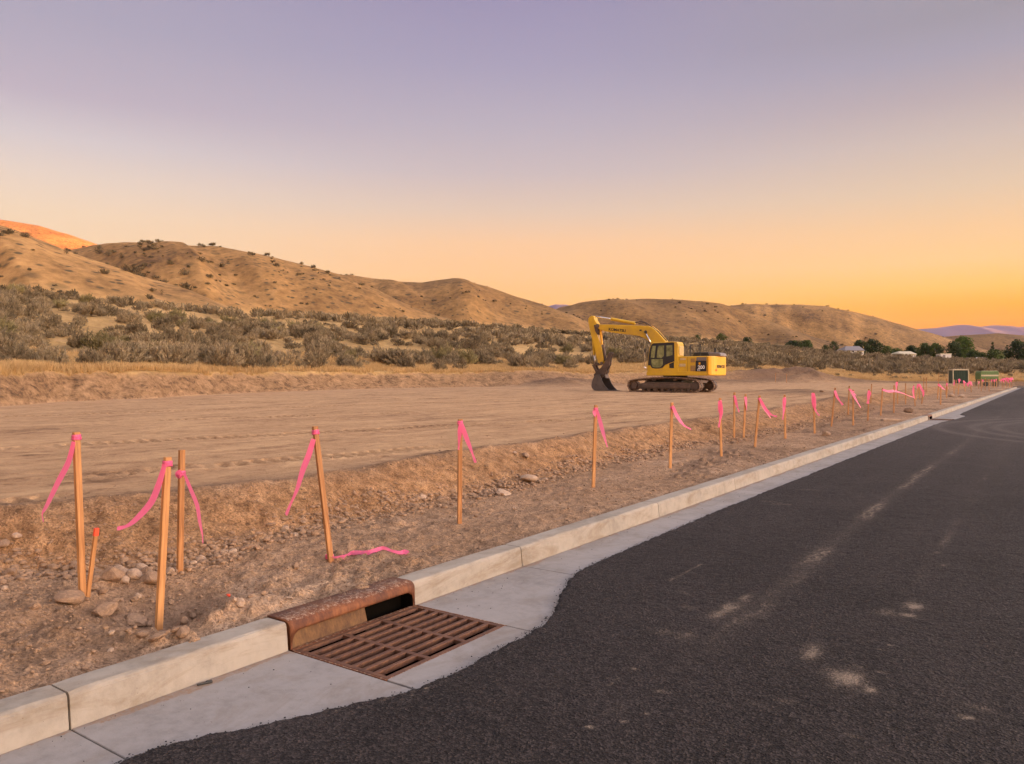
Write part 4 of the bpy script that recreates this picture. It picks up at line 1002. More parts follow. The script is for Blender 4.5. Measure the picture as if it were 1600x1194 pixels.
for (x0, x1, y, tt, lab) in [(1375, 1411, 646.5, 24, 'weathered board lying on the strip near the second inlet'), (1487, 1513, 618.5, 50, 'pale board lying beyond the second inlet'), (1545, 1573, 607, 78, 'pale board lying below the green trailer'), (1567, 1583, 603, 92, 'farthest pale board lying near the end of the kerb')]:
    a_ = at(x0, y, tt); b_ = at(x1, y-.6, tt*1.0); dv_ = (b_-a_); 
    pb = MB(); ln = math.hypot(dv_.x, dv_.y)*.8; pb.box((0, 0, .03), (ln, .14, .05)); pb.box((0, .16, .02), (ln*.9, .1, .03))
    o = pb.build('board', M['rock_pale'], bevel=.004); mx_, my_ = (a_.x+b_.x)/2, (a_.y+b_.y)/2; o.location = (mx_, my_, H(mx_, my_)+.01); o.rotation_euler = (0, 0, math.atan2(dv_.y, dv_.x)); tag(o, lab, 'board')

# ------------------------------------------------------------------ excavator
def text_mesh(s, size, mat, name, parent, loc, M3, extrude=.004, sx=1.0):
    cu = bpy.data.curves.new('txt', 'FONT'); cu.body = s; cu.size = size; cu.extrude = extrude; cu.offset = size*.02; cu.align_x = 'CENTER'; cu.align_y = 'CENTER'
    to = bpy.data.objects.new('txt', cu); C.objects.link(to); bpy.context.view_layer.update()
    dg = bpy.context.evaluated_depsgraph_get(); me = bpy.data.meshes.new_from_object(to.evaluated_get(dg)); 
    bpy.data.objects.remove(to); me.name = name; me.materials.clear(); me.materials.append(mat)
    o = bpy.data.objects.new(name, me); C.objects.link(o); o.parent = parent
    o.matrix_local = Matrix.Translation(loc) @ M3.to_4x4() @ Matrix.Diagonal((sx, 1, 1, 1))
    return o
def excavator():
    th = rad(21); tE = 46.0; pc = at(1055, 611.4, tE); 
    ray = Vector((pc.x, pc.y, 0)).normalized(); left = Vector((-ray.y, ray.x, 0))
    Ld = left*math.cos(th)+ray*math.sin(th)
    gz = H(pc.x, pc.y)
    root = empty('excavator', (pc.x, pc.y, gz-.01), math.atan2(Ld.y, Ld.x))
    tag(root, 'yellow tracked excavator parked on the graded pad with its bucket lowered', 'excavator')
    # local frame: +x forward (towards the bucket), +y = machine's left (towards the camera), z up
    k = .00671
    def P(u, v, Y): return (-((u-1000)*k-Y*math.sin(th))/math.cos(th), (865-v)*k)      # Y = distance away from camera side
    def Q(u, v, Y): a_, b_ = P(u, v, Y); return Vector((a_, -Y, b_))
    def pr(mb, uv, Y0, Y1, Yr=None): 
        Yr = Y0 if Yr is None else Yr
        mb.prism([P(u, v, Yr) for u, v in uv], -Y1, -Y0); return mb
    # --- undercarriage
    car = MB(); car.box((.1, 0, .62), (1.7, 1.9, .34)); car.tube((0, 0, .70), (0, 0, 1.0), .72, n=24); car.build('turntable', M['black'], root)
    for Yc, nm in ((-1.25, 'near'), (1.25, 'far')):
        pth = [(-2.02, .10), (-1.6, .03), (1.7, .03), (2.0, .12), (2.17, .33), (2.14, .55), (1.98, .70), (1.2, .80), (.3, .86), (-.6, .87), (-1.5, .80), (-1.95, .74), (-2.20, .56), (-2.26, .36), (-2.18, .20)]
        pth = [Vector((a_+.22, 0, b_)) for a_, b_ in pth]
        cl = catmull(pth+[pth[0]], 8); 
        ds = [0]
        for a_, b_ in zip(cl[:-1], cl[1:]): ds.append(ds[-1]+(b_-a_).length)
        n = 52; tr = MB()
        for i in range(n):
            s_ = ds[-1]*i/n; j = max(k2 for k2 in range(len(ds)) if ds[k2] <= s_); j = min(j, len(cl)-2)
            p = cl[j].lerp(cl[j+1], (s_-ds[j])/max(1e-6, ds[j+1]-ds[j])); d_ = (cl[j+1]-cl[j]).normalized()
            nrm = Vector((d_.z, 0, -d_.x)); Mx = Matrix((d_, Vector((0, 1, 0)), nrm)).transposed()
            tr.box(p+Vector((0, -Yc, 0)), (ds[-1]/n*.93, .62, .035), Mx)
            tr.box(p+Vector((0, -Yc, 0))+nrm*.03, (.02, .62, .05), Mx)
            tr.box(p+Vector((0, -Yc, 0))-nrm*.05, (ds[-1]/n*.8, .20, .07), Mx)
        tr.build('track', M['track'], root)
        fr = MB(); fr.prism([(-1.75, .2), (-1.75, .52), (-.9, .60), (1.2, .60), (1.75, .50), (1.75, .2)], -Yc-.20, -Yc+.20)
        fr.prism([(-1.45, .26), (-1.45, .48), (1.5, .48), (1.5, .26)], -Yc-.24, -Yc+.24)
        fr.build('track_frame', M['steel_dark'], root, bevel=.02)
        for xw, rw_, nm2 in ((2.0, .27, 'idler_wheel'), (-1.80, .30, 'drive_sprocket')):
            wv = MB(); wv.tube((xw, -Yc-.14, .39), (xw, -Yc+.14, .39), rw_, n=20); wv.tube((xw, -Yc-.25, .39), (xw, -Yc+.25, .39), rw_*.62, n=18); wv.build(nm2, M['steel_dark'], root, bevel=.01)
        for i in range(8):
            ro = MB(); xw = -1.35+i*.40; ro.tube((xw, -Yc-.2, .17), (xw, -Yc+.2, .17), .085, n=12); ro.build('track_roller', M['steel_dark'], root)
        for xw in (-.5, .8): ro = MB(); ro.tube((xw, -Yc-.2, .74), (xw, -Yc+.2, .74), .07, n=12); ro.build('carrier_roller', M['steel_dark'], root)
    # --- upper body
    def rect(u0, v0, u1, v1): return [(u0, v0), (u1, v0), (u1, v1), (u0, v1)]
    yn = -1.34; yf = 1.34
    bb = MB(); pr(bb, [(752, 682), (1265, 682), (1265, 718), (756, 718), (750, 708)], yn, yf); bb.build('revolving_frame', M['yellow'], root, bevel=.02)
    hb = MB(); pr(hb, rect(1022, 552, 1265, 684), yn+.02, yf-.02, yn); hb.build('engine_housing', M['yellow'], root, bevel=.03)
    tk = MB(); a0 = P(780, 682, yn)[0]; a1 = P(1010, 682, yn)[0]; tk.box(((a0+a1)/2-.2, -.95, 1.23+.42), (abs(a0-a1)*.8, .75, .85)); tk.build('tool_box', M['yellow'], root, bevel=.03)
    # seams and side panels
    for u in (1104,):
        x_, z_ = P(u, 600, yn); sm = MB(); sm.box((x_, -yn-.018+.0, 1.65), (.012, .012, .84)); sm.build('panel_seam', M['black'], root)
    vp = MB(); pr(vp, [(1172, 592), (1258, 592), (1258, 682), (1168, 682)], yn-.010, yn+.01, yn); pv = vp.build('vent_panel', M['lettering'], root)
    gp = MB(); pr(gp, [(1180, 562), (1258, 562), (1258, 590), (1176, 590)], yn-.008, yn+.01, yn); gp.build('vent_louvre', M['grey_metal'], root)
    lb = MB(); pr(lb, rect(1130, 572, 1164, 604), yn-.006, yn+.01, yn); pr(lb, rect(1128, 632, 1164, 680), yn-.006, yn+.01, yn); lb.build('side_grille', simple('dust_brown', (.30, .17, .05), .7), root)
    wl = MB(); pr(wl, rect(1036, 616, 1086, 640), yn-.006, yn+.01, yn); pr(wl, rect(1042, 568, 1086, 584), yn-.006, yn+.01, yn); wl.build('decal', simple('decal_grey', (.50, .38, .20), .6), root)
    # matrix for text facing the camera side (+y): x of text -> -x local, y of text -> z, normal -> +y
    TM = Matrix(((-1, 0, 0), (0, 0, 1), (0, 1, 0)))
    x_, z_ = P(1216, 648, yn-.02); text_mesh('200', .27, M['letter_white'], 'lettering', root, (x_, -yn+.014, z_), TM, sx=1.0)
    x_, z_ = P(1196, 670, yn-.02); text_mesh('LC', .15, M['letter_white'], 'lettering', root, (x_, -yn+.014, z_), TM)
    x_, z_ = P(1202, 615, yn-.02); em = MB(); em.box((x_, -yn+.012, z_), (.10, .008, .13)); em.build('emblem', M['yellow_bright'], root, bevel=.02)
    # counterweight: rounded in plan
    cw = MB(); xa = P(1265, 600, yn)[0]; pl_ = []
    xb = -(2.78)
    for (a_, b_) in [(xa, 1.36), (xa-.08, 1.36), (xa-.22, 1.28), (xb+.05, 1.08), (xb-.01, .8), (xb-.03, 0), (xb-.01, -.8), (xb+.05, -1.08), (xa-.22, -1.28), (xa-.08, -1.36), (xa, -1.36)]: pl_.append((a_, b_))
    cw.prism(pl_, .99, 2.10, 'z'); cwo = cw.build('counterweight', M['yellow_bright'], root, bevel=.09, seg=3)
    # lettering on the rear corner
    x0_, y0_ = (xa-.55+xb+.25)/2, 1.32
    rr = MB(); rr.box((xb-.022, .86, 1.30), (.012, .20, .09)); rr.build('reflector', M['red'], cwo)
    text_mesh('KOMATSU', .24, M['lettering'], 'lettering', cwo, (xb-.036, .10, 1.50), Matrix(((0, 0, -1), (-1, 0, 0), (0, 1, 0))), sx=1.2)
    # hood, exhaust, rail
    hd_ = MB(); pr(hd_, [(1150, 552), (1158, 524), (1168, 516), (1278, 516), (1284, 552)], -.55, .6, -.5); hd_.build('engine_hood', M['black'], root, bevel=.03)
    h2 = MB(); pr(h2, [(1284, 552), (1284, 518), (1360, 520), (1378, 530), (1384, 552)], -.55, .6, -.5); h2.build('rear_hood', M['grey_metal'], root, bevel=.05)
    ex = MB(); q0 = Q(1342, 540, .3); ex.tube(q0, q0+Vector((0, 0, .42)), .06, n=12); ex.build('exhaust_pipe', M['black'], root)
    hr = MB(); z0 = 2.10
    for Y_ in (-1.0, .9):
        a_ = Q(1130, 550, Y_); b_ = Q(1212, 550, Y_); up = Vector((0, 0, .68)); hr.path([a_, a_+up, b_+up, b_], .018)
    hr.build('handrail', M['black'], root)
    # --- cab
    cy0, cy1 = -1.34, -.38
    cab = empty('cab', (0, 0, 0)); cab.parent = root
    shell = MB(); pr(shell, [(757, 684), (757, 640), (764, 560), (776, 480), (790, 440), (812, 426), (985, 421), (1012, 426), (1022, 445), (1026, 684)], cy0, cy1)
    co = shell.build('cab_shell', M['yellow'], cab, bevel=.03)
    dk = MB(); pr(dk, [(766, 628), (770, 560), (783, 480), (795, 446), (812, 434), (985, 430), (992, 436), (994, 594), (945, 612), (915, 625), (892, 650), (862, 656), (826, 656), (800, 650), (786, 628)], cy0-.012, cy0+.01, cy0)
    dk.build('cab_window_frame', M['black'], cab)
    for uv in ([(790, 560), (797, 490), (806, 458), (835, 456), (822, 562)], [(842, 560), (852, 470), (862, 456), (906, 455), (903, 548), (880, 566)], [(796, 574), (895, 574), (895, 625), (872, 646), (830, 648), (806, 640), (796, 612)], [(926, 456), (976, 454), (978, 540), (926, 552)]):
        w_ = MB(); pr(w_, uv, cy0-.018, cy0+.01, cy0); w_.build('window', M['glass'], cab)
    bw = MB(); pr(bw, [(950, 616), (990, 600), (990, 654), (952, 652)], cy0-.012, cy0+.01, cy0); bw.build('lower_vent', M['black'], cab)
    fw = MB(); fx = P(757, 640, cy0)[0]
    a_ = P(766, 600, cy0); b_ = P(788, 450, cy0)
    fw.add([(a_[0]+.03, 1.26, a_[1]), (a_[0]+.03, .46, a_[1]), (b_[0]+.06, .46, b_[1]), (b_[0]+.06, 1.26, b_[1]), (a_[0]-.02, 1.26, a_[1]), (a_[0]-.02, .46, a_[1]), (b_[0]-.02, .46, b_[1]), (b_[0]-.02, 1.26, b_[1])], [(0, 1, 2, 3), (7, 6, 5, 4), (0, 4, 5, 1), (1, 5, 6, 2), (2, 6, 7, 3), (3, 7, 4, 0)]); fw.build('windscreen', M['glass'], cab)
    # rear face window of the cab & its mirror/grab rail
    rx = P(1026, 500, cy0)[0]; rw2 = MB(); rw2.box((rx-.012, .86, 2.45), (.02, .7, .55)); rw2.build('rear_window', simple('pale_glass', (.50, .36, .16), .3), cab)
    gx = P(750, 560, cy0)[0]; gr2 = MB(); gr2.path([(gx+.02, 1.36, 1.45), (gx+.10, 1.42, 1.5), (gx+.06, 1.42, 2.3), (gx-.02, 1.36, 2.45)], .022); gr2.build('grab_rail', M['chrome'], cab)
    mi = MB(); mi.box((gx+.02, 1.46, 2.48), (.06, .16, .24)); mi.build('mirror', M['black'], cab, bevel=.02)
    # --- boom
    bY0, bY1 = -.28, .28
    bm_ = MB(); pr(bm_, [(296, 236), (420, 241), (560, 251), (700, 262), (775, 268), (805, 280), (838, 305), (872, 345), (905, 385), (940, 430), (990, 540), (985, 600), (900, 600), (850, 500), (800, 428), (765, 395), (735, 375), (690, 357), (620, 346), (560, 336), (450, 319), (380, 305), (318, 288), (294, 262)], bY0, bY1, 0)
    bo = bm_.build('boom', M['yellow'], root, bevel=.03)
    x_, z_ = P(474, 296, bY0); tx = text_mesh('KOMATSU', .24, M['lettering'], 'lettering', bo, (x_, -bY0+.008, z_), TM @ Matrix.Rotation(rad(-7), 3, 'Z'), sx=1.05)
    x_, z_ = P(692, 305, bY0); mk = MB(); mk.box((x_, -bY0+.006, z_), (.14, .008, .09)); mk.build('decal', M['lettering'], bo)
    hs = MB(); hs.path([Q(640, 232, -.15), Q(700, 222, -.15), Q(740, 236, -.15), Q(775, 262, -.12), Q(850, 320, -.12), Q(925, 405, -.12)], .03); hs.path([Q(670, 240, .1), Q(720, 230, .1), Q(750, 252, .1)], .03); hs.build('hydraulic_hose', M['steel_dark'], root)
    hp = MB(); hp.path([Q(770, 262, .22), Q(800, 272, .22), Q(840, 300, .22), Q(925, 402, .22)], .035); hp.build('hydraulic_pipe', M['yellow_bright'], root)
    for Y_ in (-.36, .36):
        cb = MB(); cb.tube(Q(736, 322, Y_), Q(800, 452, Y_), .045, n=12); co1 = cb.build('boom_cylinder', M['chrome'], root, smooth=True)
        c2 = MB(); c2.tube(Q(795, 442, Y_), Q(880, 640, Y_), .085, n=14); c2.build('cylinder_barrel', M['yellow'], co1)
        c3 = MB(); c3.tube(Q(738, 322, Y_-.06), Q(738, 322, Y_+.06), .09, n=14); c3.build('cylinder_eye', M['black'], co1)
    # --- arm cylinder on top of boom
    ac = MB(); ac.tube(Q(415, 187, 0), Q(640, 237, 0), .10, n=16); aco = ac.build('arm_cylinder', M['yellow'], root)
    ar = MB(); ar.tube(Q(262, 157, 0), Q(425, 190, 0), .05, n=12); ar.build('piston_rod', M['chrome'], aco, smooth=True)
    # --- arm
    am = MB(); pr(am, [(236, 150), (252, 152), (262, 166), (266, 185), (278, 208), (292, 226), (286, 250), (284, 290), (290, 330), (306, 372), (326, 430), (342, 500), (352, 570), (346, 606), (318, 616), (302, 596), (280, 520), (252, 400), (232, 335), (215, 262), (204, 205), (208, 172), (222, 156)], -.24, .24, 0)
    amo = am.build('arm', M['yellow'], root, bevel=.025)
    j = MB(); j.tube(Q(284, 250, -.34), Q(284, 250, .34), .13, n=16); j.tube(Q(324, 600, -.30), Q(324, 600, .30), .09, n=14); pr(j, [(262, 238), (296, 236), (308, 300), (296, 330), (276, 300)], -.27, .27, 0); j.build('arm_pin', M['steel_dark'], root, bevel=.01)
    bc = MB(); bc.tube(Q(235, 350, 0), Q(248, 520, 0), .085, n=14); bco = bc.build('bucket_cylinder', M['yellow'], root)
    b3 = MB(); b3.tube(Q(248, 520, 0), Q(262, 618, 0), .045, n=12); b3.build('piston_rod', M['chrome'], bco, smooth=True)
    lk = MB()
    for Y_ in (-.2, .2):
        pr(lk, [(240, 615), (262, 618), (298, 680), (285, 700)], Y_-.04, Y_+.04, 0)
        pr(lk, [(252, 626), (252, 610), (335, 590), (338, 612)], Y_-.04, Y_+.04, 0)
    lk.tube(Q(252, 622, -.28), Q(252, 622, .28), .07, n=12); lk.build('bucket_link', M['steel_dark'], root)
    # --- hydraulic thumb
    tc_ = MB(); tc_.tube(Q(312, 290, -.12), Q(326, 425, -.12), .075, n=14); tco = tc_.build('thumb_cylinder', M['yellow_bright'], root)
    t2 = MB(); t2.tube(Q(338, 425, -.1), Q(360, 580, -.1), .09, n=12); t2.build('cylinder_sleeve', M['steel_dark'], tco)
    tm = MB()
    for Y_, off in ((-.30, 6), (0, 0), (.30, -28)):
        o_ = off
        pr(tm, [(425+o_, 497), (440+o_, 508), (420+o_, 555), (412+o_, 620), (385+o_, 660), (372+o_, 705), (345+o_, 735), (325+o_, 715), (345+o_, 660), (362+o_, 600), (385+o_, 560), (398+o_, 515)], Y_-.05, Y_+.05, 0)
    pr(tm, [(330, 650), (372, 590), (392, 600), (372, 690), (350, 720)], -.30, .30, 0)
    tm.build('thumb', M['steel_dark'], root, bevel=.01)
    cp = MB(); pr(cp, [(258, 708), (300, 668), (332, 640), (352, 655), (372, 715), (378, 742), (330, 742), (318, 715), (290, 706), (262, 722)], -.26, .26, 0); cp.build('coupler', M['steel_dark'], root, bevel=.02)
    # --- bucket
    side = [(262, 714), (312, 704), (324, 740), (346, 790), (372, 826), (405, 858), (330, 860), (262, 856), (240, 842), (229, 815), (234, 780), (246, 745)]
    by0, by1 = -.60, .60
    bk = MB()
    pr(bk, side, by0, by0+.04, by0); pr(bk, side, by1-.04, by1, by0)
    back = [(312, 704), (262, 714), (246, 745), (234, 780), (229, 815), (240, 842), (262, 856), (330, 860), (405, 858)]
    outer = [P(u, v, by0) for u, v in back]
    vs = [(a_, -by0, b_) for a_, b_ in outer]+[(a_, -by1, b_) for a_, b_ in outer]; n_ = len(outer)
    cen = P(330, 780, by0)
    inn = [(a_+(cen[0]-a_)*.07, b_+(cen[1]-b_)*.07) for a_, b_ in outer]
    vs += [(a_, -by0, b_) for a_, b_ in inn]+[(a_, -by1, b_) for a_, b_ in inn]
    fs = []
    for i in range(n_-1): fs += [(i, i+1, n_+i+1, n_+i), (2*n_+i, 3*n_+i, 3*n_+i+1, 2*n_+i+1)]
    fs += [(0, n_, 3*n_, 2*n_), (n_-1, 2*n_+n_-1, 3*n_+n_-1, n_+n_-1)]
    bk.add(vs, fs); bko = bk.build('bucket', M['bucket'], root, bevel=.012)
    for i in range(5):
        Y_ = by0+.10+i*.25; a_ = P(400, 858, by0)
        tt = MB(); tt.add([(a_[0]+.05, -Y_+.05, a_[1]+.05), (a_[0]+.05, -Y_-.05, a_[1]+.05), (a_[0]+.05, -Y_-.05, a_[1]-.01), (a_[0]+.05, -Y_+.05, a_[1]-.01), (a_[0]-.24, -Y_+.03, a_[1]+.0), (a_[0]-.24, -Y_-.03, a_[1]+.0), (a_[0]-.24, -Y_-.03, a_[1]-.012), (a_[0]-.24, -Y_+.03, a_[1]-.012)], [(0, 1, 2, 3), (7, 6, 5, 4), (0, 4, 5, 1), (1, 5, 6, 2), (2, 6, 7, 3), (3, 7, 4, 0)])
        tt.build('tooth', M['steel_dark'], bko)
excavator()

# ------------------------------------------------------------------ vegetation prototypes
def bush_proto(seed, nb, nl, spread=1.0, blade=.05, up=.75):
    """a shrub of many upright sprays; unit size about 1 m wide and 0.75 m tall; quads"""
    r = np.random.default_rng(seed); V = []; Fq = []; LV = []
    lob = [(r.uniform(-.28, .28), r.uniform(-.28, .28), r.uniform(.7, 1.05)) for _ in range(5)]
    for b in range(nb):
        lx, ly, lh = lob[r.integers(0, 5)]
        th = r.uniform(0, 2*math.pi); el = math.acos(r.uniform(.05, 1)); R = .34*r.uniform(.72, 1.0)*lh
        tip = np.array([lx+R*math.sin(el)*math.cos(th)*1.05*spread, ly+R*math.sin(el)*math.sin(th)*1.05*spread, .10*lh+(R*1.75*math.cos(el))*up/.75*1.0+.04])
        base = np.array([lx*.35, ly*.35, 0.0]); d = tip-base; L_ = np.linalg.norm(d); d /= L_
        d = d*.6+np.array([0, 0, .8]); d /= np.linalg.norm(d)
        cv = r.random()
        for k in range(nl):
            f = 1-.42*r.random()**1.2
            p = base+(tip-base)*f+r.normal(0, .018, 3)
            dd = d+r.normal(0, .33, 3); dd /= np.linalg.norm(dd)
            s_ = np.cross(dd, r.normal(0, 1, 3)); s_ /= np.linalg.norm(s_)
            w = blade*r.uniform(.5, 1)*.5; h_ = blade*r.uniform(1.2, 2.6)
            i = len(V); V += [p-s_*w*.5, p+s_*w*.5, p+dd*h_+s_*w*.35, p+dd*h_-s_*w*.35]; Fq.append((i, i+1, i+2, i+3)); LV += [cv*.6+r.random()*.4]*4
    return np.array(V), np.array(Fq), np.array(LV)
BP = [bush_proto(900+i, 140, 24, .9, .040, .85) for i in range(6)]
BL = [bush_proto(930+i, 46, 7, 1.1, .115) for i in range(6)]
BX = [bush_proto(960+i, 22, 4, 1.15, .21, .65) for i in range(6)]
def proto_obj_mesh(pv, name, mat):
    V, Fq, LV = pv; o = mesh_np(name, V, Fq, mat); me = o.data; bpy.data.objects.remove(o)
    a_ = me.attributes.new('leafv', 'FLOAT', 'POINT'); a_.data.foreach_set('value', LV.astype(np.float32)); return me
SM = [proto_obj_mesh(p, 'sagebrush', M['sage']) for p in BP]
SG = [proto_obj_mesh(p, 'rabbitbrush', M['sage_green']) for p in BP[:3]]
def place_sage():
    n = 46000
    pxr = RNG.uniform(-260, 1860, n); tr_ = np.sqrt(RNG.uniform(17**2, 340**2, n))
    l = (pxr-800)/1200*tr_; x = tr_*F2[0]+l*R2[0]; y = tr_*F2[1]+l*R2[1]
    te = ip(pxr, TE); tf = ip(pxr, TF)
    edge = te*ip(pxr, [(-400, 1.05), (300, 1.03), (700, 1.05), (1000, 1.14), (1250, 1.32), (1600, 1.5)])+np.clip(te*.05, 1.3, 3.6)*.6
    inside = (tr_ > edge*(1+.05*fbm(pxr*.02, tr_*.02, 801, 3))) & (tr_ < tf*1.12)
    dn = fbm(x*.05, y*.05, 811, 3)+.5*fbm(x*.16, y*.16, 812, 3)
    den = sstep(-.35, .40, dn)*.60+.03
    den *= np.where(tr_ > tf*.85, .45, 1); den *= np.where(tr_ < edge*1.15, .5, 1)
    den *= np.interp(pxr, [0, 400, 900, 1600], [.62, .9, 1, 1])
    keep = inside & (RNG.random(n) < den)
    # a few stragglers in the front grass
    fr = (tr_ > te*1.10) & (tr_ < edge) & (RNG.random(n) < .10)
    small = fr[keep | fr]
    sel = keep | fr; x, y, t_, px_ = x[sel], y[sel], tr_[sel], pxr[sel]
    z, _ = terrain(x, y)
    s_ = (.75+1.5*RNG.random(len(x))**1.6)*np.where(small, .45, 1)*np.interp(t_, [20, 60, 200, 340], [.92, 1.08, 1.05, 1.05])
    # thin out overlaps for the near ones is not needed: shrubs grow into each other
    area = (s_/t_)**2*((px_ > -20) & (px_ < 1620))
    order = np.argsort(-area); big = order[:286]; rest = order[286:]
    LM = [(-400, 'above the far left bank'), (60, 'above the leftmost stake'), (190, 'above the left stake pair'), (330, 'between stake pair and leaning stake'), (450, 'above the leaning stake'), (560, 'right of the leaning stake'), (680, 'above the upright stake'), (780, 'left of the bucket'), (900, 'behind the boom'), (1010, 'behind the cab'), (1140, 'right of the excavator'), (1290, 'above the strung ribbon'), (1450, 'behind the green box')]
    firsts = set()
    for i in big:
        gsh = RNG.random() < .10
        o = bpy.data.objects.new('rabbitbrush' if gsh else 'sagebrush', (SG[RNG.integers(0, 3)] if gsh else SM[RNG.integers(0, 6)])); C.objects.link(o)
        o.location = (x[i], y[i], z[i]-.04); q = s_[i]; o.scale = (q*RNG.uniform(.95, 1.35), q*RNG.uniform(.95, 1.35), q*RNG.uniform(.85, 1.15)); o.rotation_euler = (0, 0, RNG.uniform(0, 6.28))
        k = sum(px_[i] > q_[0] for q_ in LM)-1; k = max(k, 0); where = LM[k][1]
        rel = t_[i]/max(1e-3, np.interp(px_[i], [c_[0] for c_ in TE], [c_[1] for c_ in TE]))
        row = 'in the front row' if rel < 1.25 else ('just behind the front row' if rel < 1.6 else 'farther back')
        kind = 'yellow green rabbitbrush' if gsh else 'grey olive sagebrush'
        if k not in firsts and not gsh and rel < 1.6:
            firsts.add(k); tag(o, 'largest grey olive sagebrush '+where, 'shrub', 'sagebrush standing out '+where)
        else: tag(o, '%s %s, %s' % (kind, where, row), 'shrub', '%s %s, %s' % (kind, where, row))
    mid = rest[t_[rest] < 130]; farr = rest[t_[rest] >= 130]
    def sc(ii): 
        q = s_[ii]; return np.stack([q*RNG.uniform(.95, 1.35, len(ii)), q*RNG.uniform(.95, 1.35, len(ii)), q*RNG.uniform(.8, 1.1, len(ii))], -1)
    o = scatter_mesh('sagebrush_cover', [p[0] for p in BL], [p[1] for p in BL], np.stack([x[mid], y[mid], z[mid]-.04], -1), sc(mid), RNG.uniform(0, 6.28, len(mid)), M['sage'], leafv=[p[2] for p in BL]); tag(o, 'dense grey olive sagebrush cover filling the middle of the field', 'shrubs', kind='stuff')
    o = scatter_mesh('sagebrush_cover', [p[0] for p in BX], [p[1] for p in BX], np.stack([x[farr], y[farr], z[farr]-.04], -1), sc(farr), RNG.uniform(0, 6.28, len(farr)), M['sage'], leafv=[p[2] for p in BX]); tag(o, 'far grey olive sagebrush cover reaching the foot of the hills', 'shrubs', kind='stuff')
place_sage()
def hill_scrub():
    n = 120000
    pxr = RNG.uniform(-300, 1900, n); tr_ = np.exp(RNG.uniform(math.log(90), math.log(1000), n))
    l = (pxr-800)/1200*tr_; x = tr_*F2[0]+l*R2[0]; y = tr_*F2[1]+l*R2[1]
    tf = ip(pxr, TF)
    cl = fbm(x*.02, y*.02, 821, 4)+.4*fbm(x*.09, y*.09, 822, 3)
    fade = np.exp(-np.clip(tr_/tf-1, 0, 9)*2.2)
    den = sstep(.0, .7, cl)*(.09+.6*fade)+.016
    den += np.exp(-((pxr-(205+(tr_-215)*.35))/16)**2)*(tr_ > 180)*(tr_ < 320)*.9*sstep(-.5, .3, cl)    # gully between the two left hills
    keep = (tr_ > tf*1.03) & (RNG.random(n) < den*.55); x, y, tr_ = x[keep], y[keep], tr_[keep]
    z, a_ = terrain(x, y)
    s_ = (.7+1.6*RNG.random(len(x))**2.5)*np.interp(tr_, [100, 300, 1000], [.8, .95, 1.5])
    o = scatter_mesh('hill_scrub', [p[0] for p in BX], [p[1] for p in BX], np.stack([x, y, z-.1], -1), np.stack([s_*1.2, s_*1.2, s_*.9], -1), RNG.uniform(0, 6.28, len(x)), M['scrub'], leafv=[p[2] for p in BX])
    tag(o, 'dark low scrub dotted over the dry hillsides', 'scrub', kind='stuff')
hill_scrub()
def grass():
    r = np.random.default_rng(77); PV, PF, LVs = [], [], []
    for k in range(5):
        V, Fq, LV = [], [], []
        for b in range(16):
            a_ = r.uniform(0, 6.28); q = r.uniform(0, .18); bx, by = q*math.cos(a_), q*math.sin(a_); a2 = a_+r.normal(0, .8); ln = r.uniform(.05, .30)
            h_ = r.uniform(.5, 1.0); w = .022; s_ = np.array([-math.sin(a2+r.normal(0, 1)), math.cos(a2), 0])*w*.5
            p0 = np.array([bx, by, -.02]); p1 = p0+np.array([math.cos(a2)*ln*.4, math.sin(a2)*ln*.4, h_*.6]); p2 = p0+np.array([math.cos(a2)*ln, math.sin(a2)*ln, h_])
            i = len(V); V += [p0-s_, p0+s_, p1+s_*.8, p1-s_*.8, p2+s_*.3, p2-s_*.3]; Fq += [(i, i+1, i+2, i+3), (i+3, i+2, i+4, i+5)]; LV += [r.random()]*6
        PV.append(np.array(V)); PF.append(np.array(Fq)); LVs.append(np.array(LV))
    n = 60000
    pxr = RNG.uniform(-200, 1800, n); te = ip(pxr, TE); u = RNG.random(n)
    run = np.clip(te*.05, 1.3, 3.6)
    tt = te+run*.82+u**1.7*te*ip(pxr, [(0, .55), (700, .5), (1200, .6), (1600, .7)])
    l = (pxr-800)/1200*tt; x = tt*F2[0]+l*R2[0]; y = tt*F2[1]+l*R2[1]
    k = RNG.random(n) < sstep(-.7, .2, fbm(x*.25, y*.25, 831, 3)); x, y, tt = x[k], y[k], tt[k]
    z, a_ = terrain(x, y); k = (a_['field'] > .4); x, y, z, tt = x[k], y[k], z[k], tt[k]
    s_ = (.12+.26*RNG.random(len(x))**1.5)*np.interp(tt, [20, 60, 150], [1, 1.15, 1.6])
    o = scatter_mesh('dry_grass', PV, PF, np.stack([x, y, z], -1), np.stack([s_*1.6, s_*1.6, s_], -1), RNG.uniform(0, 6.28, len(x)), M['grass'], leafv=LVs)
    tag(o, 'golden dry grass fringing the top of the far bank and the field edge', 'grass', kind='stuff')
grass()

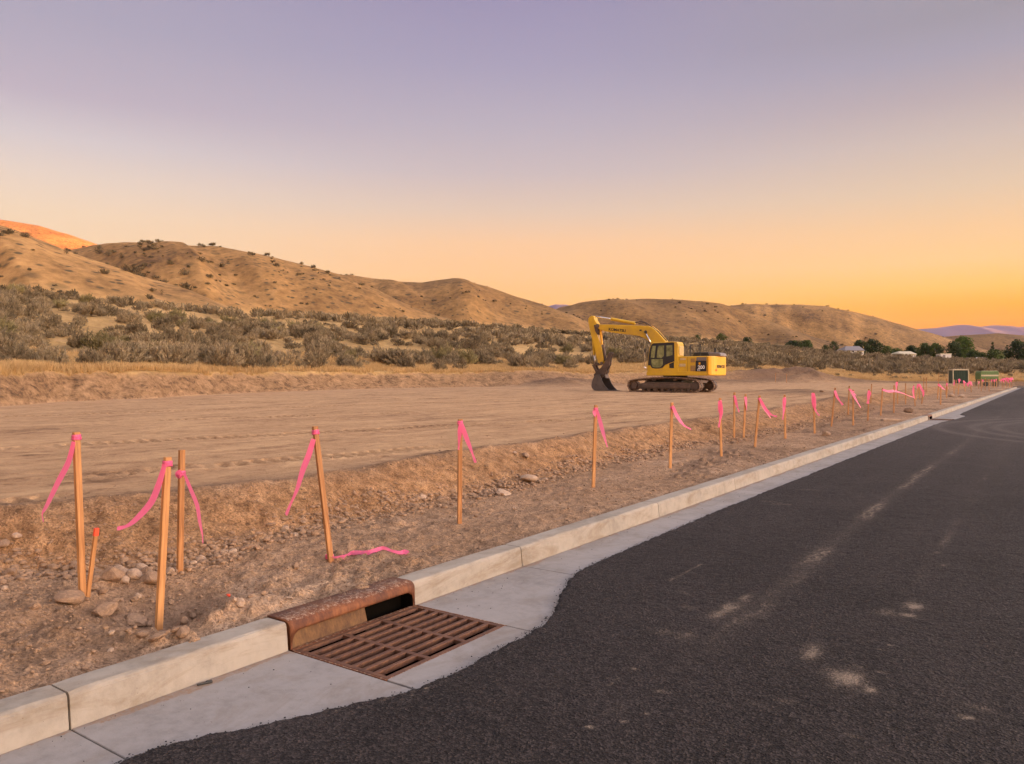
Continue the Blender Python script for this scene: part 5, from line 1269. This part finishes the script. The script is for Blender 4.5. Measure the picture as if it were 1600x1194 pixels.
# ------------------------------------------------------------------ trees
def make_tree(px0, px1, ytop, ybase, t, mat, label, name='broadleaf_tree', cat='tree', group=None, shape='round', nl=1500, seed=0):
    r = np.random.default_rng(seed+1000)
    pxc = (px0+px1)/2; b = at(pxc, ybase, t); gz = H(b.x, b.y); gz = min(gz, b.z) if shape != 'hill' else gz
    if shape == 'hill': Ht = (ybase-ytop)/1200*t; 
    else: Ht = CAM_H-(ytop-588)/1200*t-gz
    Wd = (px1-px0)/1200*t
    root = empty(name, (b.x, b.y, gz)); tag(root, label, cat, group)
    tr = MB(); h0 = Ht*(.22 if shape == 'round' else .12)
    tr.tube((0, 0, -.3), (0, 0, h0), Wd*.045, Wd*.032, n=8); tr.tube((0, 0, h0), (Wd*.03, 0, Ht*.7), Wd*.032, Wd*.010, n=7)
    for k in range(7):
        a_ = k*2.4; tr.tube((0, 0, h0*(.8+.15*k)), (math.cos(a_)*Wd*.3, math.sin(a_)*Wd*.3, h0+Ht*(.15+.08*k)), Wd*.018, Wd*.006, n=6)
    tr.build('trunk', M['bark'], root)
    nc = 26 if shape in ('round', 'hill') else 16; cl = []
    for k in range(nc):
        f = (k+.5)/nc; zz = (.07+.84*f)
        if shape == 'cone': rr = .5*(1-f)**.8*.9+.05
        else: rr = .5*(1-abs(2*f-.9)**2.4)**.5 if abs(2*f-.9) < 1 else .12
        a_ = k*2.399+r.uniform(-.5, .5); q = rr*r.uniform(.35, .85)
        cl.append((math.cos(a_)*q*Wd, math.sin(a_)*q*Wd, zz*Ht*r.uniform(.93, 1.03), r.uniform(.16, .25)*Wd*(.7 if shape == 'cone' else 1)))
    V = []; Fq = []; LV = []
    for (cx, cy, cz, cr) in cl:
        m_ = nl//nc; cv = r.random()
        d = r.normal(0, 1, (m_, 3)); d /= np.linalg.norm(d, axis=1)[:, None]; rad_ = cr*r.uniform(.55, 1.08, m_)**.6
        P = np.array([cx, cy, cz])+d*rad_[:, None]*np.array([1, 1, .85]); P[:, 2] = np.clip(P[:, 2], .04*Ht, Ht*1.02)
        ls = Wd*.046*r.uniform(.5, 1.3, m_)
        a1 = np.cross(d, r.normal(0, 1, (m_, 3))); a1 /= np.linalg.norm(a1, axis=1)[:, None]; a2 = np.cross(a1, d+r.normal(0, .5, (m_, 3)));
        a2 /= np.linalg.norm(a2, axis=1)[:, None]
        for k in range(m_):
            i = len(V); s_ = ls[k]; V += [P[k]-a1[k]*s_, P[k]+a2[k]*s_*.7, P[k]+a1[k]*s_, P[k]-a2[k]*s_*.7]; Fq.append((i, i+1, i+2, i+3)); LV += [cv*.6+.4*r.random()]*4
    o = mesh_np('crown', np.array(V), np.array(Fq), mat, root)
    a_ = o.data.attributes.new('leafv', 'FLOAT', 'POINT'); a_.data.foreach_set('value', np.array(LV, dtype=np.float32))
    return root
D, Mi, Br = M['leaf_dark'], M['leaf_mid'], M['leaf_bright']
GT = 'trees around the houses'
for i, a_ in enumerate([
    (1332, 1356, 531, 553, 345, D, 'dark tree right behind the grey roofed house, left one'), (1350, 1374, 529, 554, 350, D, 'dark tree right of the grey roofed house gable'), (1366, 1384, 534, 556, 340, D, 'dark tree at the right end of the clump behind the house'),
    (1376, 1396, 541, 557, 335, Mi, 'low green tree left of the white low house'), (1392, 1412, 544, 556, 350, Mi, 'low green bush just behind the white low house'), (1413, 1435, 540, 557, 350, D, 'dark round tree right behind the white low house'),
    (1433, 1457, 536, 557, 340, Mi, 'rounded green tree left half of the wide pair'), (1450, 1475, 536, 558, 335, Mi, 'rounded green tree right half of the wide pair'), (1478, 1501, 532, 561, 330, D, 'dark tree at the left side of the tall bright cottonwood'),
    (1490, 1523, 525, 561, 340, Br, 'tall bright green cottonwood, tallest of the valley trees'), (1510, 1532, 548, 562, 325, Mi, 'low green tree right of the tall cottonwood'), (1526, 1545, 551, 563, 335, Mi, 'small green bush before the pointed tree'),
    (1540, 1568, 547, 564, 320, Mi, 'round green bush in front of the pointed tree'), (1564, 1580, 546, 563, 345, D, 'dark narrow tree left of the big right edge tree'), (1574, 1606, 531, 565, 330, D, 'big dark tree cut by the right frame edge'), (1600, 1650, 536, 566, 330, D, 'dark tree beyond the right frame edge'),
    (1295, 1311, 532, 548, 350, D, 'small dark tree left of the grey roofed house'), (1283, 1296, 538, 547, 350, D, 'smallest dark tree at the left end of the valley trees'), (1250, 1272, 532, 542, 360, Mi, 'low green hedge tree at the hill foot, right one of a pair'), (1228, 1254, 533, 541, 360, D, 'low dark green hedge tree at the hill foot, left one of a pair'),
    (1118, 1136, 521, 531, 330, Mi, 'small green tree at the hill foot right above the excavator hood'), (1084, 1096, 523, 530, 320, D, 'small green tree at the hill foot above the cab'), (1158, 1176, 527, 533, 330, D, 'small low dark tree at the hill foot right of the counterweight')]):
    make_tree(*a_, group=GT, seed=i, nl=2200 if a_[1]-a_[0] > 20 else 1100)
make_tree(1545, 1557, 533, 560, 345, D, 'dark pointed conifer behind the round green bush', name='conifer_tree', group=GT, shape='cone', seed=60)
for i, (x, yt, yb, w, t_) in enumerate([(104, 387, 397, 10, 225), (155, 384, 397, 15, 240), (170, 390, 401, 12, 240), (190, 395, 404, 10, 245), (197, 413, 424, 16, 230), (213, 415, 430, 18, 230), (315, 401, 409, 15, 290), (288, 420, 431, 16, 235), (253, 452, 462, 6, 170), (40, 364, 371, 18, 185), (8, 360, 366, 14, 185)]):
    tt, pp = hit(x, yb, 60, 1200)
    make_tree(x-w/2, x+w/2, yt, yb, tt, M['scrub'], ['lone dark juniper high on the left hillside', 'pointed dark juniper below the left skyline', 'rounded juniper right of the pointed one', 'small juniper near the gully head', 'wide dark juniper in the gully between the left hills', 'lowest wide juniper in the gully between the left hills', 'dark oval juniper high on the second hill', 'dark wide juniper low on the second hill by the gully', 'thin little juniper at the foot of the left hill', 'dark scrubby juniper on the near skyline below the orange slope', 'dark scrubby juniper at the left frame edge below the orange slope'][i], name='juniper_tree', group='junipers on the left hills', shape='hill', nl=420, seed=80+i)

# ------------------------------------------------------------------ houses and site equipment
def house(px0, px1, ytop, yeave, ybase, t, label, gable='right', roofm='roof'):
    c = at((px0+px1)/2, ybase, t); gz = H(c.x, c.y); base = min(gz, c.z)
    w = (px1-px0)/1200*t; h1 = CAM_H-(yeave-588)/1200*t-base; h2 = CAM_H-(ytop-588)/1200*t-base
    root = empty('house', (c.x, c.y, base), A); tag(root, label, 'house', None)
    wl = MB(); wl.box((0, 0, h1/2-1), (w*.94, 9, h1+2))
    for sx in (1,): wl.prism([(-4.4, h1), (4.4, h1), (0, h2*.985)], w*.30, w*.46, 'x')
    wl.build('wall', M['white'], root)
    rf = MB(); e = .5; xl, xr = -w/2, w/2
    rf.add([(xl, -4.5-e, h1-.15), (xr, -4.5-e, h1-.15), (xr, 4.5+e, h1-.15), (xl, 4.5+e, h1-.15), (xl+w*.30, 0, h2), (xr-.02, 0, h2), (xl, -4.5-e, h1-.35), (xr, -4.5-e, h1-.35), (xr, 4.5+e, h1-.35), (xl, 4.5+e, h1-.35)],
           [(0, 1, 5, 4), (2, 3, 4, 5), (3, 0, 4), (6, 7, 1, 0), (8, 9, 3, 2), (9, 6, 0, 3), (7, 8, 2, 1), (1, 2, 5), (9, 8, 7, 6)])
    rf.build('roof', M[roofm], root)
    # white gable front facing the right
    gb = MB(); gb.prism([(w*.12, h1-.1), (w*.5, h1-.1), (w*.5, h1*.6), (w*.31, h2*.98)], -4.62-.5, -4.56, 'y') if 0 else gb.box((w*.30, -4.53, h1*.7), (w*.36, .05, h1*.5))
    gb.build('garage_door', M['cream'], root)
    for sx in (-.3, -.08): 
        wi = MB(); wi.box((w*sx, -4.52, h1*.7), (1.1, .06, .9)); wi.build('window', M['black'], root)
    return root
house(1312, 1343, 541, 547.5, 553, 325, 'grey roofed house with white walls among the dark trees')
house(1396, 1423, 549, 553, 557, 325, 'low white house with pale roof, middle one of three', roofm='cream')
c_ = at(1474.5, 560, 318)
sh = empty('shed', (c_.x, c_.y, min(c_.z, H(c_.x, c_.y))), A); tag(sh, 'small plain white shed left of the tall bright cottonwood', 'shed')
m_ = MB(); m_.box((0, 0, .9), (4.4, 3.5, 2.6)); m_.build('wall', M['white'], sh, bevel=.03); m_ = MB(); m_.prism([(-1.9, 2.18), (1.9, 2.18), (1.9, 2.32), (-1.9, 2.5)], -2.35, 2.35, 'x'); m_.build('roof', M['cream'], sh); m_ = MB(); m_.box((-.8, -1.77, 1.0), (1.0, .05, 1.8)); m_.build('door', M['grey_metal'], sh)
c_ = at(1530, 559, 318); cr_ = empty('parked_car', (c_.x, c_.y, min(c_.z, H(c_.x, c_.y))+.05), A); tag(cr_, 'small pale parked car between the valley trees', 'car')
m_ = MB(); m_.prism([(-2.1, .35), (-2.1, .85), (-1.3, .95), (-.8, 1.4), (.8, 1.42), (1.4, .95), (2.1, .85), (2.1, .35)], -.85, .85); m_.build('body', M['white'], cr_, bevel=.06)
for xw in (-1.3, 1.3):
    for yw in (-.8, .8): m_ = MB(); m_.tube((xw, yw-.1, .33), (xw, yw+.1, .33), .33, n=16); m_.build('wheel', M['black'], cr_)
m_ = MB(); m_.prism([(-1.15, .98), (-.75, 1.34), (.75, 1.36), (1.2, .98)], -.87, .87); m_.build('window', M['black'], cr_)

# dark green container with pale frame
tC = 98; c_ = at(1501, 598.5, tC); gz = H(c_.x, c_.y); W_ = 23/1200*tC; Hh = CAM_H-(576-588)/1200*tC-gz
bx = empty('waste_container', (c_.x, c_.y, gz), A+rad(-14)); tag(bx, 'dark green boxy container with pale lid at the far end of the pad', 'container')
m_ = MB(); m_.box((0, .9, Hh*.46), (W_*.90, 1.8, Hh*.86)); m_.build('body', M['green_dark'], bx, bevel=.02)
m_ = MB(); m_.box((0, .9, Hh*.93), (W_*.97, 1.95, Hh*.09)); m_.build('lid', M['cream'], bx, bevel=.03)
for sx in (-1, 1):
    for sy in (-.03, 1.83): m_ = MB(); m_.box((sx*W_*.465, sy, Hh*.46), (.09, .09, Hh*.86)); m_.build('corner_post', M['cream'], bx)
m_ = MB(); m_.box((W_*.46, .9, Hh*.5), (.06, 1.6, Hh*.72)); m_.build('side_panel', M['white'], bx)
m_ = MB()
for k in range(6): m_.box((-W_*.36+k*W_*.145, -.02, Hh*.46), (.05, .06, Hh*.78))
m_.build('front_rib', M['green_dark'], bx)
# green tank trailer
tC = 104; c_ = at(1546.5, 598, tC); gz = H(c_.x, c_.y); W_ = 27/1200*tC; Hh = CAM_H-(579.5-588)/1200*tC-gz
tr_ = empty('trailer', (c_.x, c_.y, gz), A+rad(-8)); tag(tr_, 'light green slatted trailer on legs beside the dark green container', 'trailer')
m_ = MB(); m_.prism([(-W_*.5, Hh*.45), (-W_*.5, Hh*.85), (-W_*.46, Hh*.98), (W_*.46, Hh*.98), (W_*.5, Hh*.85), (W_*.48, Hh*.45)], 0, 1.6); m_.build('body', M['green'], tr_, bevel=.05)
m_ = MB(); m_.box((0, -.02, Hh*.70), (W_*.92, .05, Hh*.10)); m_.build('pale_stripe', M['cream'], tr_)
m_ = MB(); m_.box((0, .8, Hh*.99), (W_*.9, 1.4, .06)); m_.build('top_cover', M['cream'], tr_)
for sx in (-.46, .46):
    for sy in (.1, 1.5): m_ = MB(); m_.box((W_*sx, sy, Hh*.24), (.1, .1, Hh*.48)); m_.build('leg', M['steel_dark'], tr_)
m_ = MB(); m_.box((0, .8, Hh*.40), (W_*.9, 1.3, .1)); m_.build('chassis', M['steel_dark'], tr_)
for sx in (-.2, .25): m_ = MB(); m_.tube((W_*sx, -.05, .32), (W_*sx, .15, .32), .32, n=16); m_.build('wheel', M['black'], tr_)
# kerb return at the end of the road
m_ = MB(); p_ = at(1594, 600, 112); m_.box((2.0, 0, .12), (5.0, .25, .28)); m_.box((2.0, 1.6, .06), (5.0, 2.8, .08)); o = m_.build('cross_pavement', M['gutter']); o.location = (p_.x, 121.8, 0); tag(o, kind='structure')

# ------------------------------------------------------------------ haze
hz_ = MB(); hz_.box((0, 0, 240), (15000, 15000, 490)); ho = hz_.build('haze'); tag(ho, 'faint dusk haze over the valley', 'haze', kind='stuff')
hm = bpy.data.materials.new('haze'); hm.use_nodes = True; nt = hm.node_tree; nt.nodes.clear()
o_ = nt.nodes.new('ShaderNodeOutputMaterial'); pv = nt.nodes.new('ShaderNodeVolumePrincipled'); pv.inputs['Color'].default_value = (.66, .70, .95, 1); pv.inputs['Density'].default_value = HAZE = 2.4e-5; pv.inputs['Anisotropy'].default_value = .0
nt.links.new(pv.outputs[0], o_.inputs['Volume']); ho.data.materials.append(hm)
